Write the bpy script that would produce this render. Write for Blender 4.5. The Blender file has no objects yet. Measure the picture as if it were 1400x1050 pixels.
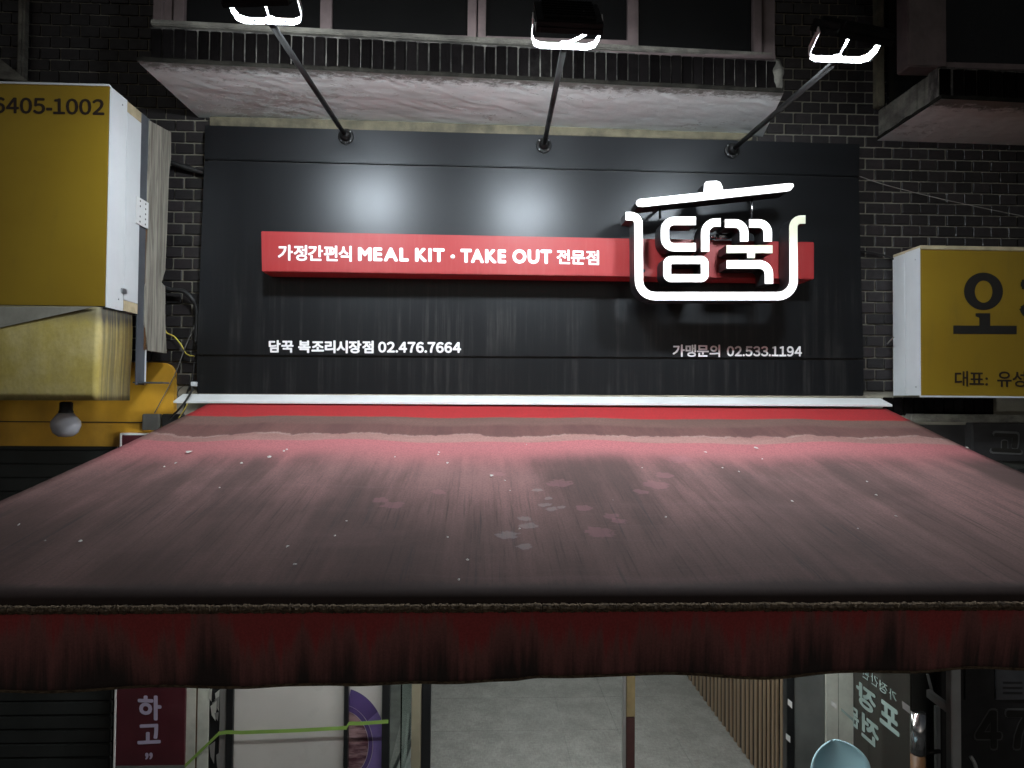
import bpy, bmesh, math, random
from mathutils import Vector, Matrix
random.seed(7)
sc = bpy.context.scene
COL = sc.collection

# ------------------------------------------------------------------ camera
F = 970.0
YAW, PITCH, ROLL = 0.0411, 0.0227, 0.0081
CAM = Vector((0.0, -4.149, 2.55))
_cy, _sy, _cp, _sp = math.cos(YAW), math.sin(YAW), math.cos(PITCH), math.sin(PITCH)
FW = Vector((_sy * _cp, _cy * _cp, _sp))
_r = Vector((_cy, -_sy, 0)); _u = _r.cross(FW)
RT = _r * math.cos(ROLL) + _u * math.sin(ROLL)
UP = -_r * math.sin(ROLL) + _u * math.cos(ROLL)
cam = bpy.data.cameras.new('camera'); camo = bpy.data.objects.new('camera', cam); COL.objects.link(camo)
cam.sensor_width = 36.0; cam.lens = F / 1400 * 36.0; cam.clip_start = 0.05; cam.clip_end = 500
camo.matrix_world = Matrix(((RT.x, UP.x, -FW.x, CAM.x), (RT.y, UP.y, -FW.y, CAM.y), (RT.z, UP.z, -FW.z, CAM.z), (0, 0, 0, 1)))
sc.camera = camo

# ------------------------------------------------------------------ night sky
world = bpy.data.worlds.new('World'); sc.world = world; world.use_nodes = True
wn = world.node_tree.nodes; wl = world.node_tree.links
sky = wn.new('ShaderNodeTexSky'); sky.sky_type = 'NISHITA'; sky.sun_disc = False
sky.sun_elevation = math.radians(12); sky.sun_rotation = math.radians(180)
hsv = wn.new('ShaderNodeHueSaturation'); hsv.inputs['Saturation'].default_value = 0.3
wl.new(sky.outputs[0], hsv.inputs['Color']); wl.new(hsv.outputs[0], wn['Background'].inputs[0])
wn['Background'].inputs[1].default_value = 0.0125
LAMP_POWER = 400.0
sc.view_settings.view_transform = 'Standard'; sc.view_settings.look = 'None'
sc.view_settings.exposure = 0.0; sc.view_settings.gamma = 1.0
sc.cycles.use_denoising = True
sc.cycles.max_bounces = 6; sc.cycles.diffuse_bounces = 3; sc.cycles.glossy_bounces = 3
sc.cycles.transmission_bounces = 6; sc.cycles.transparent_max_bounces = 8
sc.cycles.sample_clamp_indirect = 4.0; sc.cycles.caustics_reflective = False; sc.cycles.caustics_refractive = False

# ------------------------------------------------------------------ helpers: where a sighted point lies on a real plane
def hit(px, py, ax, v):
    d = FW + RT * ((px - 700) / F) + UP * ((525 - py) / F)
    return CAM + d * ((v - CAM[ax]) / d[ax])
def onY(px, py, y): return hit(px, py, 1, y)
def onX(px, py, x): return hit(px, py, 0, x)
def onZ(px, py, z): return hit(px, py, 2, z)
def proj(p):
    d = Vector(p) - CAM; w = d.dot(FW)
    return 700 + F * d.dot(RT) / w, 525 - F * d.dot(UP) / w

# ------------------------------------------------------------------ materials
class NT:
    def __init__(s, name):
        s.m = bpy.data.materials.new(name); s.m.use_nodes = True
        s.t = s.m.node_tree; s.b = s.t.nodes['Principled BSDF']; s._pos = None
    def n(s, typ, **kw):
        o = s.t.nodes.new(typ)
        for k, v in kw.items(): setattr(o, k, v)
        return o
    def set(s, sock, v):
        if hasattr(v, 'is_linked') or isinstance(v, bpy.types.NodeSocket): s.t.links.new(v, sock)
        else:
            if isinstance(v, (tuple, list)) and len(v) == 3 and sock.type == 'RGBA': v = (*v, 1)
            sock.default_value = v
    def pos(s):
        if s._pos is None: s._pos = s.n('ShaderNodeNewGeometry').outputs['Position']
        return s._pos
    def xyz(s):
        o = s.n('ShaderNodeSeparateXYZ'); s.t.links.new(s.pos(), o.inputs[0]); return o.outputs
    def math(s, op, a, b=None, c=None, clamp=False):
        o = s.n('ShaderNodeMath', operation=op, use_clamp=clamp)
        s.set(o.inputs[0], a)
        if b is not None: s.set(o.inputs[1], b)
        if c is not None: s.set(o.inputs[2], c)
        return o.outputs[0]
    def noise(s, scale=(1, 1, 1), detail=4, rough=.55, dist=0.0, off=(0, 0, 0), vec=None):
        mp = s.n('ShaderNodeMapping'); s.set(mp.inputs['Vector'], vec if vec is not None else s.pos())
        mp.inputs['Scale'].default_value = scale; mp.inputs['Location'].default_value = off
        t = s.n('ShaderNodeTexNoise'); t.inputs['Scale'].default_value = 1
        t.inputs['Detail'].default_value = detail; t.inputs['Roughness'].default_value = rough; t.inputs['Distortion'].default_value = dist
        s.t.links.new(mp.outputs[0], t.inputs['Vector']); return t.outputs['Fac']
    def ramp(s, v, lo, hi, a=0.0, b=1.0, smooth=True):
        o = s.n('ShaderNodeMapRange', interpolation_type='SMOOTHSTEP' if smooth else 'LINEAR')
        s.set(o.inputs[0], v); s.set(o.inputs[1], lo); s.set(o.inputs[2], hi); o.inputs[3].default_value = a; o.inputs[4].default_value = b
        return o.outputs[0]
    def mix(s, f, a, b, mode='MIX'):
        o = s.n('ShaderNodeMix', data_type='RGBA', blend_type=mode)
        s.set(o.inputs[0], f); s.set(o.inputs[6], a); s.set(o.inputs[7], b); return o.outputs[2]
    def bump(s, h, strength=.3, dist=.01):
        o = s.n('ShaderNodeBump'); o.inputs['Strength'].default_value = strength; o.inputs['Distance'].default_value = dist
        s.set(o.inputs['Height'], h); s.t.links.new(o.outputs[0], s.b.inputs['Normal'])
    def col(s, v): s.set(s.b.inputs['Base Color'], v)
    def rough(s, v): s.set(s.b.inputs['Roughness'], v)

def simple(name, c, rough=.5, metal=0.0, var=.25, scale=6, bump=0.0, streak=False, dirt=(.03, .028, .025), dirt_amt=.0, spec=.5):
    k = NT(name)
    sc_ = (scale * 4, scale * 4, scale * .4) if streak else (scale, scale, scale)
    n = k.noise(sc_, 5, .6)
    a = tuple(x * (1 - var) for x in c); b = tuple(min(1, x * (1 + var)) for x in c)
    cc = k.mix(k.ramp(n, .25, .75), a, b)
    if dirt_amt: cc = k.mix(k.math('MULTIPLY', k.ramp(k.noise((2.3, 2.3, 1.1), 6, .65), .45, .75), dirt_amt), cc, dirt)
    k.col(cc)
    k.rough(k.ramp(k.noise((9, 9, 9), 4), .2, .8, max(.02, rough - .1), min(1, rough + .1)))
    k.b.inputs['Metallic'].default_value = metal; k.b.inputs['Specular IOR Level'].default_value = spec
    if bump: k.bump(k.noise((scale * 12,) * 3, 6, .65), bump, .004)
    return k.m
M = {}
# glazed dark brick, each with its own tint
def m_brick(name, base, light):
    k = NT(name)
    oi = k.n('ShaderNodeObjectInfo').outputs['Random']
    n = k.noise((18, 18, 26), 5, .65)
    c = k.mix(oi, base, light)
    c = k.mix(k.ramp(n, .3, .8, 0, .5), c, tuple(x * .45 for x in base))
    c = k.mix(k.ramp(k.noise((1.7, 1.7, 2.4), 5, .7, off=(3, 1, 7)), .60, .78, 0, .5), c, (.07, .067, .062) if name != 'soldier_tile' else (.035, .033, .031))
    k.col(c); k.rough(k.ramp(n, .3, .7, .38, .62) if name != 'soldier_tile' else .75); k.b.inputs['Specular IOR Level'].default_value = .5 if name != 'soldier_tile' else .0; k.bump(n, .35, .004); return k.m
M['brick'] = m_brick('glazed_brick', (.009, .0075, .008), (.024, .019, .020))
M['tile'] = m_brick('soldier_tile', (.003, .0026, .0026), (.007, .006, .006))
k = NT('mortar'); c = k.mix(k.noise((7, 7, 7), 5), (.13, .122, .10), (.28, .26, .20)); k.col(k.mix(k.ramp(k.noise((1.5, 1.5, 1.5), 4), .4, .7, 0, .4), c, (.12, .11, .10)))
k.rough(.9); k.bump(k.noise((120, 120, 120), 3), .5, .003); M['mortar'] = k.m
k = NT('grimy_mortar'); n = k.noise((14, 14, 6), 6, .7); k.col(k.mix(k.ramp(n, .4, .7), (.02, .018, .016), (.14, .13, .115))); k.rough(.9); M['grimy_mortar'] = k.m
# satin black sheet metal of the sign
k = NT('black_sheet_metal')
st = k.noise((26, 3, .9), 6, .7); fine = k.noise((160, 160, 60), 3, .6)
z = k.xyz()[2]
low = k.ramp(z, 3.62, 3.0)
dirt = k.math('MULTIPLY', k.math('MULTIPLY', k.ramp(st, .46, .76), k.ramp(k.noise((1.6, 1, 2.6), 5, .65, off=(2, 0, 5)), .36, .66, .25, 1.3)), k.math('ADD', k.math('MULTIPLY', low, .27), .012))
k.col(k.mix(dirt, (.0035, .004, .005), (.09, .086, .08)))
k.rough(k.math('ADD', k.math('ADD', .285, k.math('MULTIPLY', st, .07)), k.math('MULTIPLY', fine, .05)))
k.b.inputs['Specular IOR Level'].default_value = .40; k.b.inputs['Specular Tint'].default_value = (.92, .96, 1.0, 1)
k.bump(k.math('ADD', k.noise((1.3, 1.3, 1.7), 3), k.math('MULTIPLY', fine, .02)), .06, .02); M['panel'] = k.m
M['black_return'] = simple('black_return', (.012, .012, .013), .42, var=.2)
k = NT('red_acrylic'); n = k.noise((3, 3, 22), 5, .6)
k.col(k.mix(k.ramp(k.noise((40, 5, 3), 5, .7), .45, .8, 0, .25), (.31, .020, .021), (.36, .075, .07))); k.b.inputs['Specular IOR Level'].default_value = .45; k.rough(k.ramp(n, .2, .8, .36, .52)); M['red'] = k.m
k = NT('lit_acrylic_face'); k.col((.8, .8, .8)); k.rough(.35)
x, y, z = k.xyz()
dead = k.math('MULTIPLY', k.math('MULTIPLY', k.ramp(x, 1.60, 1.64), k.ramp(z, 3.25, 3.50)), k.ramp(z, 3.60, 3.57))
k.set(k.b.inputs['Emission Color'], (1, .99, .97, 1)); k.set(k.b.inputs['Emission Strength'], k.math('SUBTRACT', 1.0, k.math('MULTIPLY', dead, 1.0)))
k.col(k.mix(dead, (.8, .8, .8), (.66, .66, .50))); M['face'] = k.m
M['face_dead'] = simple('unlit_acrylic_face', (.70, .70, .52), .4, var=.03)
M['white_text'] = simple('white_vinyl', (.85, .85, .85), .5, var=.04)
M['black_text'] = simple('black_vinyl', (.012, .011, .009), .5, var=.1)
M['brown_text'] = simple('brown_vinyl', (.016, .008, .005), .5, var=.1)
M['lamp_paint'] = simple('black_lamp_paint', (.008, .008, .008), .45, var=.2, bump=.05, spec=.3)
M['slot_black'] = simple('slot_black', (.0004, .0004, .0004), .9, spec=0.0)
M['steel'] = simple('galvanised_steel', (.55, .56, .58), .38, .9, var=.15, scale=20)
M['chrome'] = simple('chrome', (.7, .7, .72), .16, 1.0, var=.05)
M['white_steel'] = simple('white_painted_steel', (.74, .75, .74), .45, var=.05, dirt_amt=.12, bump=.03)
M['white_box'] = simple('white_sign_cabinet', (.66, .69, .70), .4, var=.04, dirt_amt=.08)
k = NT('led_face'); k.set(k.b.inputs['Emission Color'], (.86, .94, 1.0, 1)); k.b.inputs['Emission Strength'].default_value = LAMP_POWER; k.col((.6, .6, .6)); M['led'] = k.m
# peeling soffit paint
k = NT('peeling_white_paint')
big = k.noise((1.1, 2.2, 1), 6, .62, .4); mid = k.noise((7, 9, 6), 7, .66, .3); flake = k.noise((19, 27, 14), 7, .72, .5)
peel = k.ramp(k.math('ADD', k.math('MULTIPLY', big, .55), k.math('MULTIPLY', flake, .5)), .575, .60)
c = k.mix(k.ramp(mid, .3, .7), (.67, .705, .69), (.77, .81, .795))
c = k.mix(k.ramp(k.noise((.8, 3.0, 1), 5, .7, off=(4, 2, 0)), .5, .75, 0, .5), c, (.34, .32, .29))
c = k.mix(k.math('MULTIPLY', peel, .5), c, (.36, .32, .29))
x, y, z = k.xyz()
yy = k.math('SUBTRACT', y, k.math('MULTIPLY', x, .0318))
edge = k.ramp(k.math('ADD', yy, k.math('MULTIPLY', k.math('SUBTRACT', flake, .5), .30)), -.44, -.53)
c = k.mix(k.math('MULTIPLY', edge, .9), c, (.075, .066, .052))
k.col(c); k.rough(.7)
k.bump(k.math('ADD', k.math('MULTIPLY', peel, -.5), k.math('ADD', k.math('MULTIPLY', flake, .28), k.math('MULTIPLY', mid, .12))), .62, .010); M['soffit'] = k.m
k = NT('stained_concrete'); n = k.noise((5, 5, 9), 7, .7)
k.col(k.mix(k.ramp(n, .3, .75), (.055, .05, .043), (.19, .18, .15))); k.rough(.9); k.bump(n, .9, .02); M['concrete'] = k.m
M['grime_edge'] = simple('grimy_slab_edge', (.011, .010, .008), .95, var=.6, scale=12, spec=0.1, bump=.6)
M['mossy_concrete'] = simple('mossy_concrete', (.105, .092, .06), .9, var=.5, scale=9, bump=.6)
M['win_frame'] = simple('mauve_window_frame', (.115, .085, .083), .5, var=.3, scale=8, dirt_amt=.7, bump=.15)
k = NT('dark_window_glass'); k.col((.004, .004, .004)); k.b.inputs['Specular IOR Level'].default_value = .3; k.rough(k.ramp(k.noise((2, 2, 2), 5), .3, .8, .12, .35)); M['win_glass'] = k.m
M['room_dark'] = simple('dark_room', (.006, .006, .006), .9)
# yellow signs
k = NT('yellow_sign_face'); n = k.noise((1.1, 1.1, 1.6), 4)
c = k.mix(k.ramp(n, .3, .7), (.235, .145, .008), (.285, .185, .012)); k.col(k.mix(k.ramp(k.noise((9, 9, 2), 6, .7), .5, .85, 0, .35), c, (.13, .09, .02)))
k.rough(.42); M['yellow_face'] = k.m
k = NT('soiled_yellow_tarp'); n = k.noise((3.5, 3.5, 3.5), 6, .62)
c = k.mix(k.ramp(n, .3, .72), (.47, .37, .085), (.62, .53, .25))
x, y, z = k.xyz()
stk = k.noise((12, 62, 1.2), 6, .6)
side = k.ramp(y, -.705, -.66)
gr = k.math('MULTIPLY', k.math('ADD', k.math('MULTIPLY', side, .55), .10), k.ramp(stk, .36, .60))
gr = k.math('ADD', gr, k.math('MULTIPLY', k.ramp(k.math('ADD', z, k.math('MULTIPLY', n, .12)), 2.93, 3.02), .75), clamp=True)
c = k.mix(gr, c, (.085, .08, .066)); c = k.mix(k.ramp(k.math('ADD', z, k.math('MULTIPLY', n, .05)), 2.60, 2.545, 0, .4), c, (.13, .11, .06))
k.col(c); k.rough(.75); c = k.mix(k.ramp(k.noise((60, 60, 60), 3, .6), .4, .7, 0, .14), c, (.16, .12, .04)); k.col(c); k.bump(k.math('ADD', k.noise((5, 5, 3), 4), k.math('MULTIPLY', k.noise((300, 300, 300), 2), .05)), .4, .02); M['yellow_tarp'] = k.m
M['grey_tarp'] = simple('grey_tarp', (.30, .29, .24), .7, var=.3, scale=5, dirt_amt=.5)
M['yellow_board'] = simple('amber_fascia_board', (.52, .27, .022), .5, var=.2, scale=3, dirt_amt=.35)
# weathered plank
k = NT('weathered_plank')
w = k.noise((30, 30, 1.6), 7, .65, 1.2); w2 = k.noise((120, 120, 5), 4, .6)
k.col(k.mix(k.ramp(k.math('ADD', k.math('MULTIPLY', w, .7), k.math('MULTIPLY', w2, .3)), .35, .65), (.12, .11, .09), (.36, .34, .28))); k.rough(.85); k.bump(k.math('ADD', w, w2), .5, .006); M['plank'] = k.m
M['plywood'] = simple('plywood_edge', (.45, .38, .24), .75, var=.2, scale=15)
M['grey_paint'] = simple('grey_blue_painted_steel', (.10, .11, .125), .5, .2, var=.15, dirt_amt=.3)
M['rubber'] = simple('black_rubber', (.012, .012, .012), .5)
M['cable_grey'] = simple('grey_cable', (.22, .21, .19), .6)
M['cable_yellow'] = simple('yellow_cable', (.5, .40, .06), .5)
M['bulb'] = simple('frosted_bulb_glass', (.62, .61, .66), .18, var=.05)
M['box_grey'] = simple('grey_junction_box', (.09, .088, .08), .6, var=.3)
# interior
k = NT('grey_floor_tile'); a = k.noise((45, 45, 7), 6, .7); b = k.noise((150, 16, 1), 4, .7); b2 = k.noise((16, 150, 1), 4, .7, off=(5, 5, 5))
a = k.math('ADD', k.math('MULTIPLY', a, .45), k.math('MULTIPLY', k.noise((6, 6, 6), 6, .65, off=(3, 3, 3)), .55))
v = k.math('ADD', k.math('MULTIPLY', a, .5), k.math('MULTIPLY', k.math('ADD', b, b2), .25))
oi = k.n('ShaderNodeObjectInfo').outputs['Random']
k.col(k.mix(k.ramp(oi, 0, 1, 0, .12), k.mix(k.ramp(v, .36, .64), (.085, .085, .08), (.25, .25, .236)), (.1, .1, .1))); k.rough(k.ramp(v, .3, .7, .4, .6)); k.bump(v, .15, .003); M['floor'] = k.m
M['grout'] = simple('grout', (.13, .13, .125), .9)
k = NT('oak_slat'); w = k.noise((60, 60, 2.2), 5, .6); oi = k.n('ShaderNodeObjectInfo').outputs['Random']
k.col(k.mix(k.ramp(w, .3, .7), k.mix(oi, (.12, .082, .05), (.18, .13, .08)), (.20, .145, .092))); k.rough(.55); M['slat'] = k.m
M['backing'] = simple('black_felt_backing', (.012, .01, .009), .95)
M['wall_grey'] = simple('grey_plaster', (.10, .108, .104), .8, var=.25, scale=3, dirt_amt=.4)
M['wall_white'] = simple('white_plaster', (.62, .62, .60), .8, var=.06)
M['maroon'] = simple('maroon_sign_face', (.062, .010, .016), .45, var=.12)
M['lilac_text'] = simple('lilac_vinyl', (.42, .38, .52), .5, var=.05)
M['paper'] = simple('worn_white_paper', (.75, .77, .71), .7, var=.10, scale=10, dirt_amt=.3)
M['frost'] = simple('frosted_panel', (.66, .65, .63), .32, var=.06, scale=2)
def translucent(m, amt):
    t = m.node_tree; b = t.nodes['Principled BSDF']; out = t.nodes['Material Output']
    tr = t.nodes.new('ShaderNodeBsdfTranslucent'); mx = t.nodes.new('ShaderNodeMixShader'); mx.inputs[0].default_value = amt
    t.links.new(b.inputs['Base Color'].links[0].from_socket, tr.inputs['Color'])
    t.links.new(b.outputs[0], mx.inputs[1]); t.links.new(tr.outputs[0], mx.inputs[2]); t.links.new(mx.outputs[0], out.inputs['Surface'])
translucent(M['frost'], .5); translucent(M['paper'], .5)
M['black_frame'] = simple('black_aluminium', (.012, .013, .014), .35, .2)
M['alu'] = simple('satin_aluminium', (.34, .34, .33), .4, .6, var=.1)
M['rack_paint'] = simple('pale_grey_paint', (.50, .52, .52), .45, var=.1)
M['beige_frame'] = simple('beige_aluminium', (.26, .24, .17), .45, .2, var=.12)
M['green_tape'] = simple('green_masking_tape', (.20, .34, .07), .55, var=.12)
M['purple'] = simple('purple_print', (.22, .165, .42), .4, var=.12)
M['purple_dark'] = simple('dark_purple_print', (.07, .045, .15), .4, var=.12)
k = NT('poster_print'); n = k.noise((5, 5, 22), 5, .6); k.col(k.mix(k.ramp(n, .38, .62), (.09, .035, .05), (.42, .28, .29))); k.rough(.35); M['poster'] = k.m; translucent(M['poster'], .4); translucent(M['purple'], .4)
k = NT('clear_glass'); k.col((.75, .85, .82)); k.rough(.03); k.b.inputs['Transmission Weight'].default_value = 1.0; k.b.inputs['IOR'].default_value = 1.1; k.b.inputs['Specular IOR Level'].default_value = .8; M['glass'] = k.m
k = NT('smoked_glass'); k.col((.030, .028, .024)); k.rough(.12); M['smoke'] = k.m
M['mint_text'] = simple('mint_vinyl', (.30, .40, .38), .6, var=.1)
M['sticker'] = simple('white_sticker', (.75, .75, .74), .6, var=.03)
M['chair_blue'] = simple('pale_blue_plastic', (.33, .52, .58), .4, var=.03)
M['chair_leg'] = simple('beech_leg', (.45, .31, .17), .5)
M['dark_board'] = simple('dark_sign_board', (.022, .021, .022), .5, var=.3)
M['outline'] = simple('grey_outline', (.10, .10, .10), .6)
M['plaque'] = simple('grey_plaque', (.075, .075, .08), .5, var=.2)
M['brown_wood'] = simple('brown_wood', (.10, .05, .02), .5, var=.3)
M['maroon_wood'] = simple('maroon_wood', (.05, .02, .018), .5, var=.3)
M['tan_wood'] = simple('tan_wood', (.18, .14, .07), .5, var=.25)
k = NT('asphalt'); n = k.noise((70, 70, 70), 5, .7); k.col(k.mix(n, (.03, .03, .03), (.075, .073, .07))); k.rough(.85); k.bump(n, .5, .01); M['asphalt'] = k.m
M['shutter'] = simple('dark_shutter', (.016, .018, .017), .5, .2, var=.3, scale=3)

# ------------------------------------------------------------------ object helpers
def link(name, me, mat, parent=None, smooth=False):
    o = bpy.data.objects.new(name, me); COL.objects.link(o)
    if mat and not me.materials: me.materials.append(M[mat] if isinstance(mat, str) else mat)
    if parent: o.parent = parent
    if smooth:
        for p in me.polygons: p.use_smooth = True
    return o
def bobj(name, bm, mat, parent=None, smooth=False, bevel=0.0):
    if bevel:
        bmesh.ops.bevel(bm, geom=bm.edges[:], offset=bevel, segments=2, affect='EDGES', clamp_overlap=True)
    bmesh.ops.recalc_face_normals(bm, faces=bm.faces[:])
    me = bpy.data.meshes.new(name); bm.to_mesh(me); bm.free(); return link(name, me, mat, parent, smooth)
def tag(o, label=None, cat=None, group=None, kind=None):
    if label: o['label'] = label
    if cat: o['category'] = cat
    if group: o['group'] = group
    if kind: o['kind'] = kind
    return o
def root(name, loc=(0, 0, 0)):
    o = bpy.data.objects.new(name, None); COL.objects.link(o); o.empty_display_size = .1; return o
def add_box(bm, x0, x1, y0, y1, z0, z1):
    v = [bm.verts.new((x, y, z)) for x in (x0, x1) for y in (y0, y1) for z in (z0, z1)]
    for f in ((0, 1, 3, 2), (4, 6, 7, 5), (0, 4, 5, 1), (2, 3, 7, 6), (0, 2, 6, 4), (1, 5, 7, 3)): bm.faces.new([v[i] for i in f])
def box(name, x0, x1, y0, y1, z0, z1, mat, parent=None, bevel=0.0):
    bm = bmesh.new(); add_box(bm, min(x0, x1), max(x0, x1), min(y0, y1), max(y0, y1), min(z0, z1), max(z0, z1)); return bobj(name, bm, mat, parent, bevel=bevel)
def hexa(name, front, back, mat, parent=None, bevel=0.0):
    """front/back: four corners each (any planar-ish quads) joined to a closed solid"""
    bm = bmesh.new(); a = [bm.verts.new(p) for p in front]; b = [bm.verts.new(p) for p in back]
    n = len(a); bm.faces.new(a); bm.faces.new(b[::-1])
    for i in range(n): bm.faces.new((a[i], b[i], b[(i + 1) % n], a[(i + 1) % n]))
    return bobj(name, bm, mat, parent, bevel=bevel)
def prism_y(name, pts, y0, y1, mat, parent=None, bevel=0.0):
    return hexa(name, [Vector((p[0], y0, p[1])) for p in pts], [Vector((p[0], y1, p[1])) for p in pts], mat, parent, bevel)
def add_tube(bm, pts, r, seg=10, cap=True):
    pts = [Vector(p) for p in pts]; rings = []
    up0 = Vector((0, 0, 1))
    for i, p in enumerate(pts):
        t = (pts[min(i + 1, len(pts) - 1)] - pts[max(i - 1, 0)]).normalized()
        a = t.cross(up0)
        if a.length < .05: a = t.cross(Vector((1, 0, 0)))
        a.normalize(); b = t.cross(a).normalized()
        rr = r[i] if isinstance(r, (list, tuple)) else r
        rings.append([bm.verts.new(p + (a * math.cos(2 * math.pi * j / seg) + b * math.sin(2 * math.pi * j / seg)) * rr) for j in range(seg)])
    for i in range(len(rings) - 1):
        for j in range(seg): bm.faces.new((rings[i][j], rings[i][(j + 1) % seg], rings[i + 1][(j + 1) % seg], rings[i + 1][j]))
    if cap: bm.faces.new(rings[0][::-1]); bm.faces.new(rings[-1])
def tube(name, pts, r, mat, parent=None, seg=10):
    bm = bmesh.new(); add_tube(bm, pts, r, seg); return bobj(name, bm, mat, parent, smooth=True)
def spline(pts, n=8):
    pts = [Vector(p) for p in pts]; out = []
    for i in range(len(pts) - 1):
        p0 = pts[max(i - 1, 0)]; p1 = pts[i]; p2 = pts[i + 1]; p3 = pts[min(i + 2, len(pts) - 1)]
        for j in range(n):
            t = j / n
            out.append(.5 * ((2 * p1) + (p2 - p0) * t + (2 * p0 - 5 * p1 + 4 * p2 - p3) * t * t + (3 * p1 - p0 - 3 * p2 + p3) * t ** 3))
    out.append(pts[-1]); return out
def lathe(name, prof, axis_o, axis_d, mat, parent=None, seg=24):
    d = Vector(axis_d).normalized(); a = d.orthogonal().normalized(); b = d.cross(a); bm = bmesh.new(); rings = []
    for r, h in prof: rings.append([bm.verts.new(Vector(axis_o) + d * h + (a * math.cos(2 * math.pi * j / seg) + b * math.sin(2 * math.pi * j / seg)) * max(r, 1e-4)) for j in range(seg)])
    for i in range(len(rings) - 1):
        for j in range(seg): bm.faces.new((rings[i][j], rings[i][(j + 1) % seg], rings[i + 1][(j + 1) % seg], rings[i + 1][j]))
    bm.faces.new(rings[0][::-1]); bm.faces.new(rings[-1])
    return bobj(name, bm, mat, parent, smooth=True)

# lettering: glyph outlines of the built-in font, thickened by stacking shifted copies a hair apart
_gc = {}
def glyph(ch):
    if ch in '0123456789': ch = chr(ord(ch) - 48 + 0xFF10)
    if ch not in _gc:
        cu = bpy.data.curves.new('g', 'FONT'); cu.body = ch; cu.resolution_u = 3
        o = bpy.data.objects.new('g', cu); COL.objects.link(o); bpy.context.view_layer.update()
        me = o.evaluated_get(bpy.context.evaluated_depsgraph_get()).to_mesh()
        vs = [(v.co.x, v.co.y) for v in me.vertices]; fs = [tuple(p.vertices) for p in me.polygons]
        bpy.data.objects.remove(o); bpy.data.curves.remove(cu)
        _gc[ch] = (vs, fs)
    return _gc[ch]
def layout(s, bold=.03, gap=.10):
    """list of glyph outlines laid out left to right, normalised to the unit box"""
    V = []; Fc = []; x = 0
    for ch in s:
        if ch == ' ': x += .28; continue
        if ch == 'A' and V and s[s.index(ch) - 1] == 'T': x -= .12
        vs, fs = glyph(ch)
        x0 = min(v[0] for v in vs); x1 = max(v[0] for v in vs)
        b = len(V); V += [(v[0] - x0 + x, v[1]) for v in vs]; Fc += [tuple(i + b for i in f) for f in fs]
        x += x1 - x0 + gap
    xs = [v[0] for v in V]; ys = [v[1] for v in V]
    X0, X1, Y0, Y1 = min(xs) - bold, max(xs) + bold, min(ys) - bold, max(ys) + bold
    return V, Fc, (X0, X1, Y0, Y1)
def lettering(name, s, o, ex, ey, nrm, mat, parent, bold=.03, gap=.10):
    """fit the string into the parallelogram o, o+ex, o+ey; nrm is the outward unit normal"""
    V, Fc, (X0, X1, Y0, Y1) = layout(s, bold, gap)
    o, ex, ey, nrm = Vector(o), Vector(ex), Vector(ey), Vector(nrm)
    sh = [(0, 0)] + ([(bold * math.cos(k * math.pi / 4), bold * math.sin(k * math.pi / 4)) for k in range(8)] if bold else [])
    vs = []; fs = []
    for i, (dx, dy) in enumerate(sh):
        b = len(vs)
        vs += [o + ex * ((v[0] + dx - X0) / (X1 - X0)) + ey * ((v[1] + dy - Y0) / (Y1 - Y0)) + nrm * (.0012 + .00015 * i) for v in V]
        fs += [tuple(k + b for k in f) for f in Fc]
    me = bpy.data.meshes.new(name); me.from_pydata(vs, [], fs); return link(name, me, mat, parent)
def text_Y(s, bl, br, tl, y, mat, parent, bold=.03, gap=.10, name='lettering'):
    o = onY(*bl, y); ex = onY(*br, y) - o; ey = onY(*tl, y) - o
    return lettering(name, s, o, ex, ey, (0, -1, 0), mat, parent, bold, gap)

def round_path(pts, closed=False, n=7):
    """pts: (x, y, radius) -> polyline with rounded corners"""
    out = []; m = len(pts)
    for i, (x, y, r) in enumerate(pts):
        p = Vector((x, y))
        if (not closed and i in (0, m - 1)) or r == 0: out.append(p); continue
        a = (Vector(pts[i - 1][:2]) - p).normalized(); b = (Vector(pts[(i + 1) % m][:2]) - p).normalized()
        ang = a.angle(b); d = r / math.tan(ang / 2); q0 = p + a * d; q1 = p + b * d
        c = p + (a + b).normalized() * (r / math.sin(ang / 2))
        a0 = math.atan2(*(q0 - c).yx); a1 = math.atan2(*(q1 - c).yx); da = (a1 - a0 + math.pi) % (2 * math.pi) - math.pi
        out += [c + Vector((math.cos(a0 + da * k / n), math.sin(a0 + da * k / n))) * r for k in range(n + 1)]
    return out
def stroke_outline(path, w, closed=False):
    n = len(path); L = []; R = []
    for i, p in enumerate(path):
        a = path[i - 1] if (i > 0 or closed) else p; b = path[(i + 1) % n] if (i < n - 1 or closed) else p
        d1 = (p - a); d2 = (b - p); d1 = d1.normalized() if d1.length > 1e-6 else d2.normalized(); d2 = d2.normalized() if d2.length > 1e-6 else d1
        t = (d1 + d2).normalized(); nn = Vector((-t.y, t.x)); s = w / 2 / max(.5, nn.dot(Vector((-d1.y, d1.x))))
        L.append(p + nn * s); R.append(p - nn * s)
    return L, R

# ================================================================== SETTING
g = box('street', -60, 60, -60, 60, -.20, -.004, 'asphalt'); tag(g, kind='structure')

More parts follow.
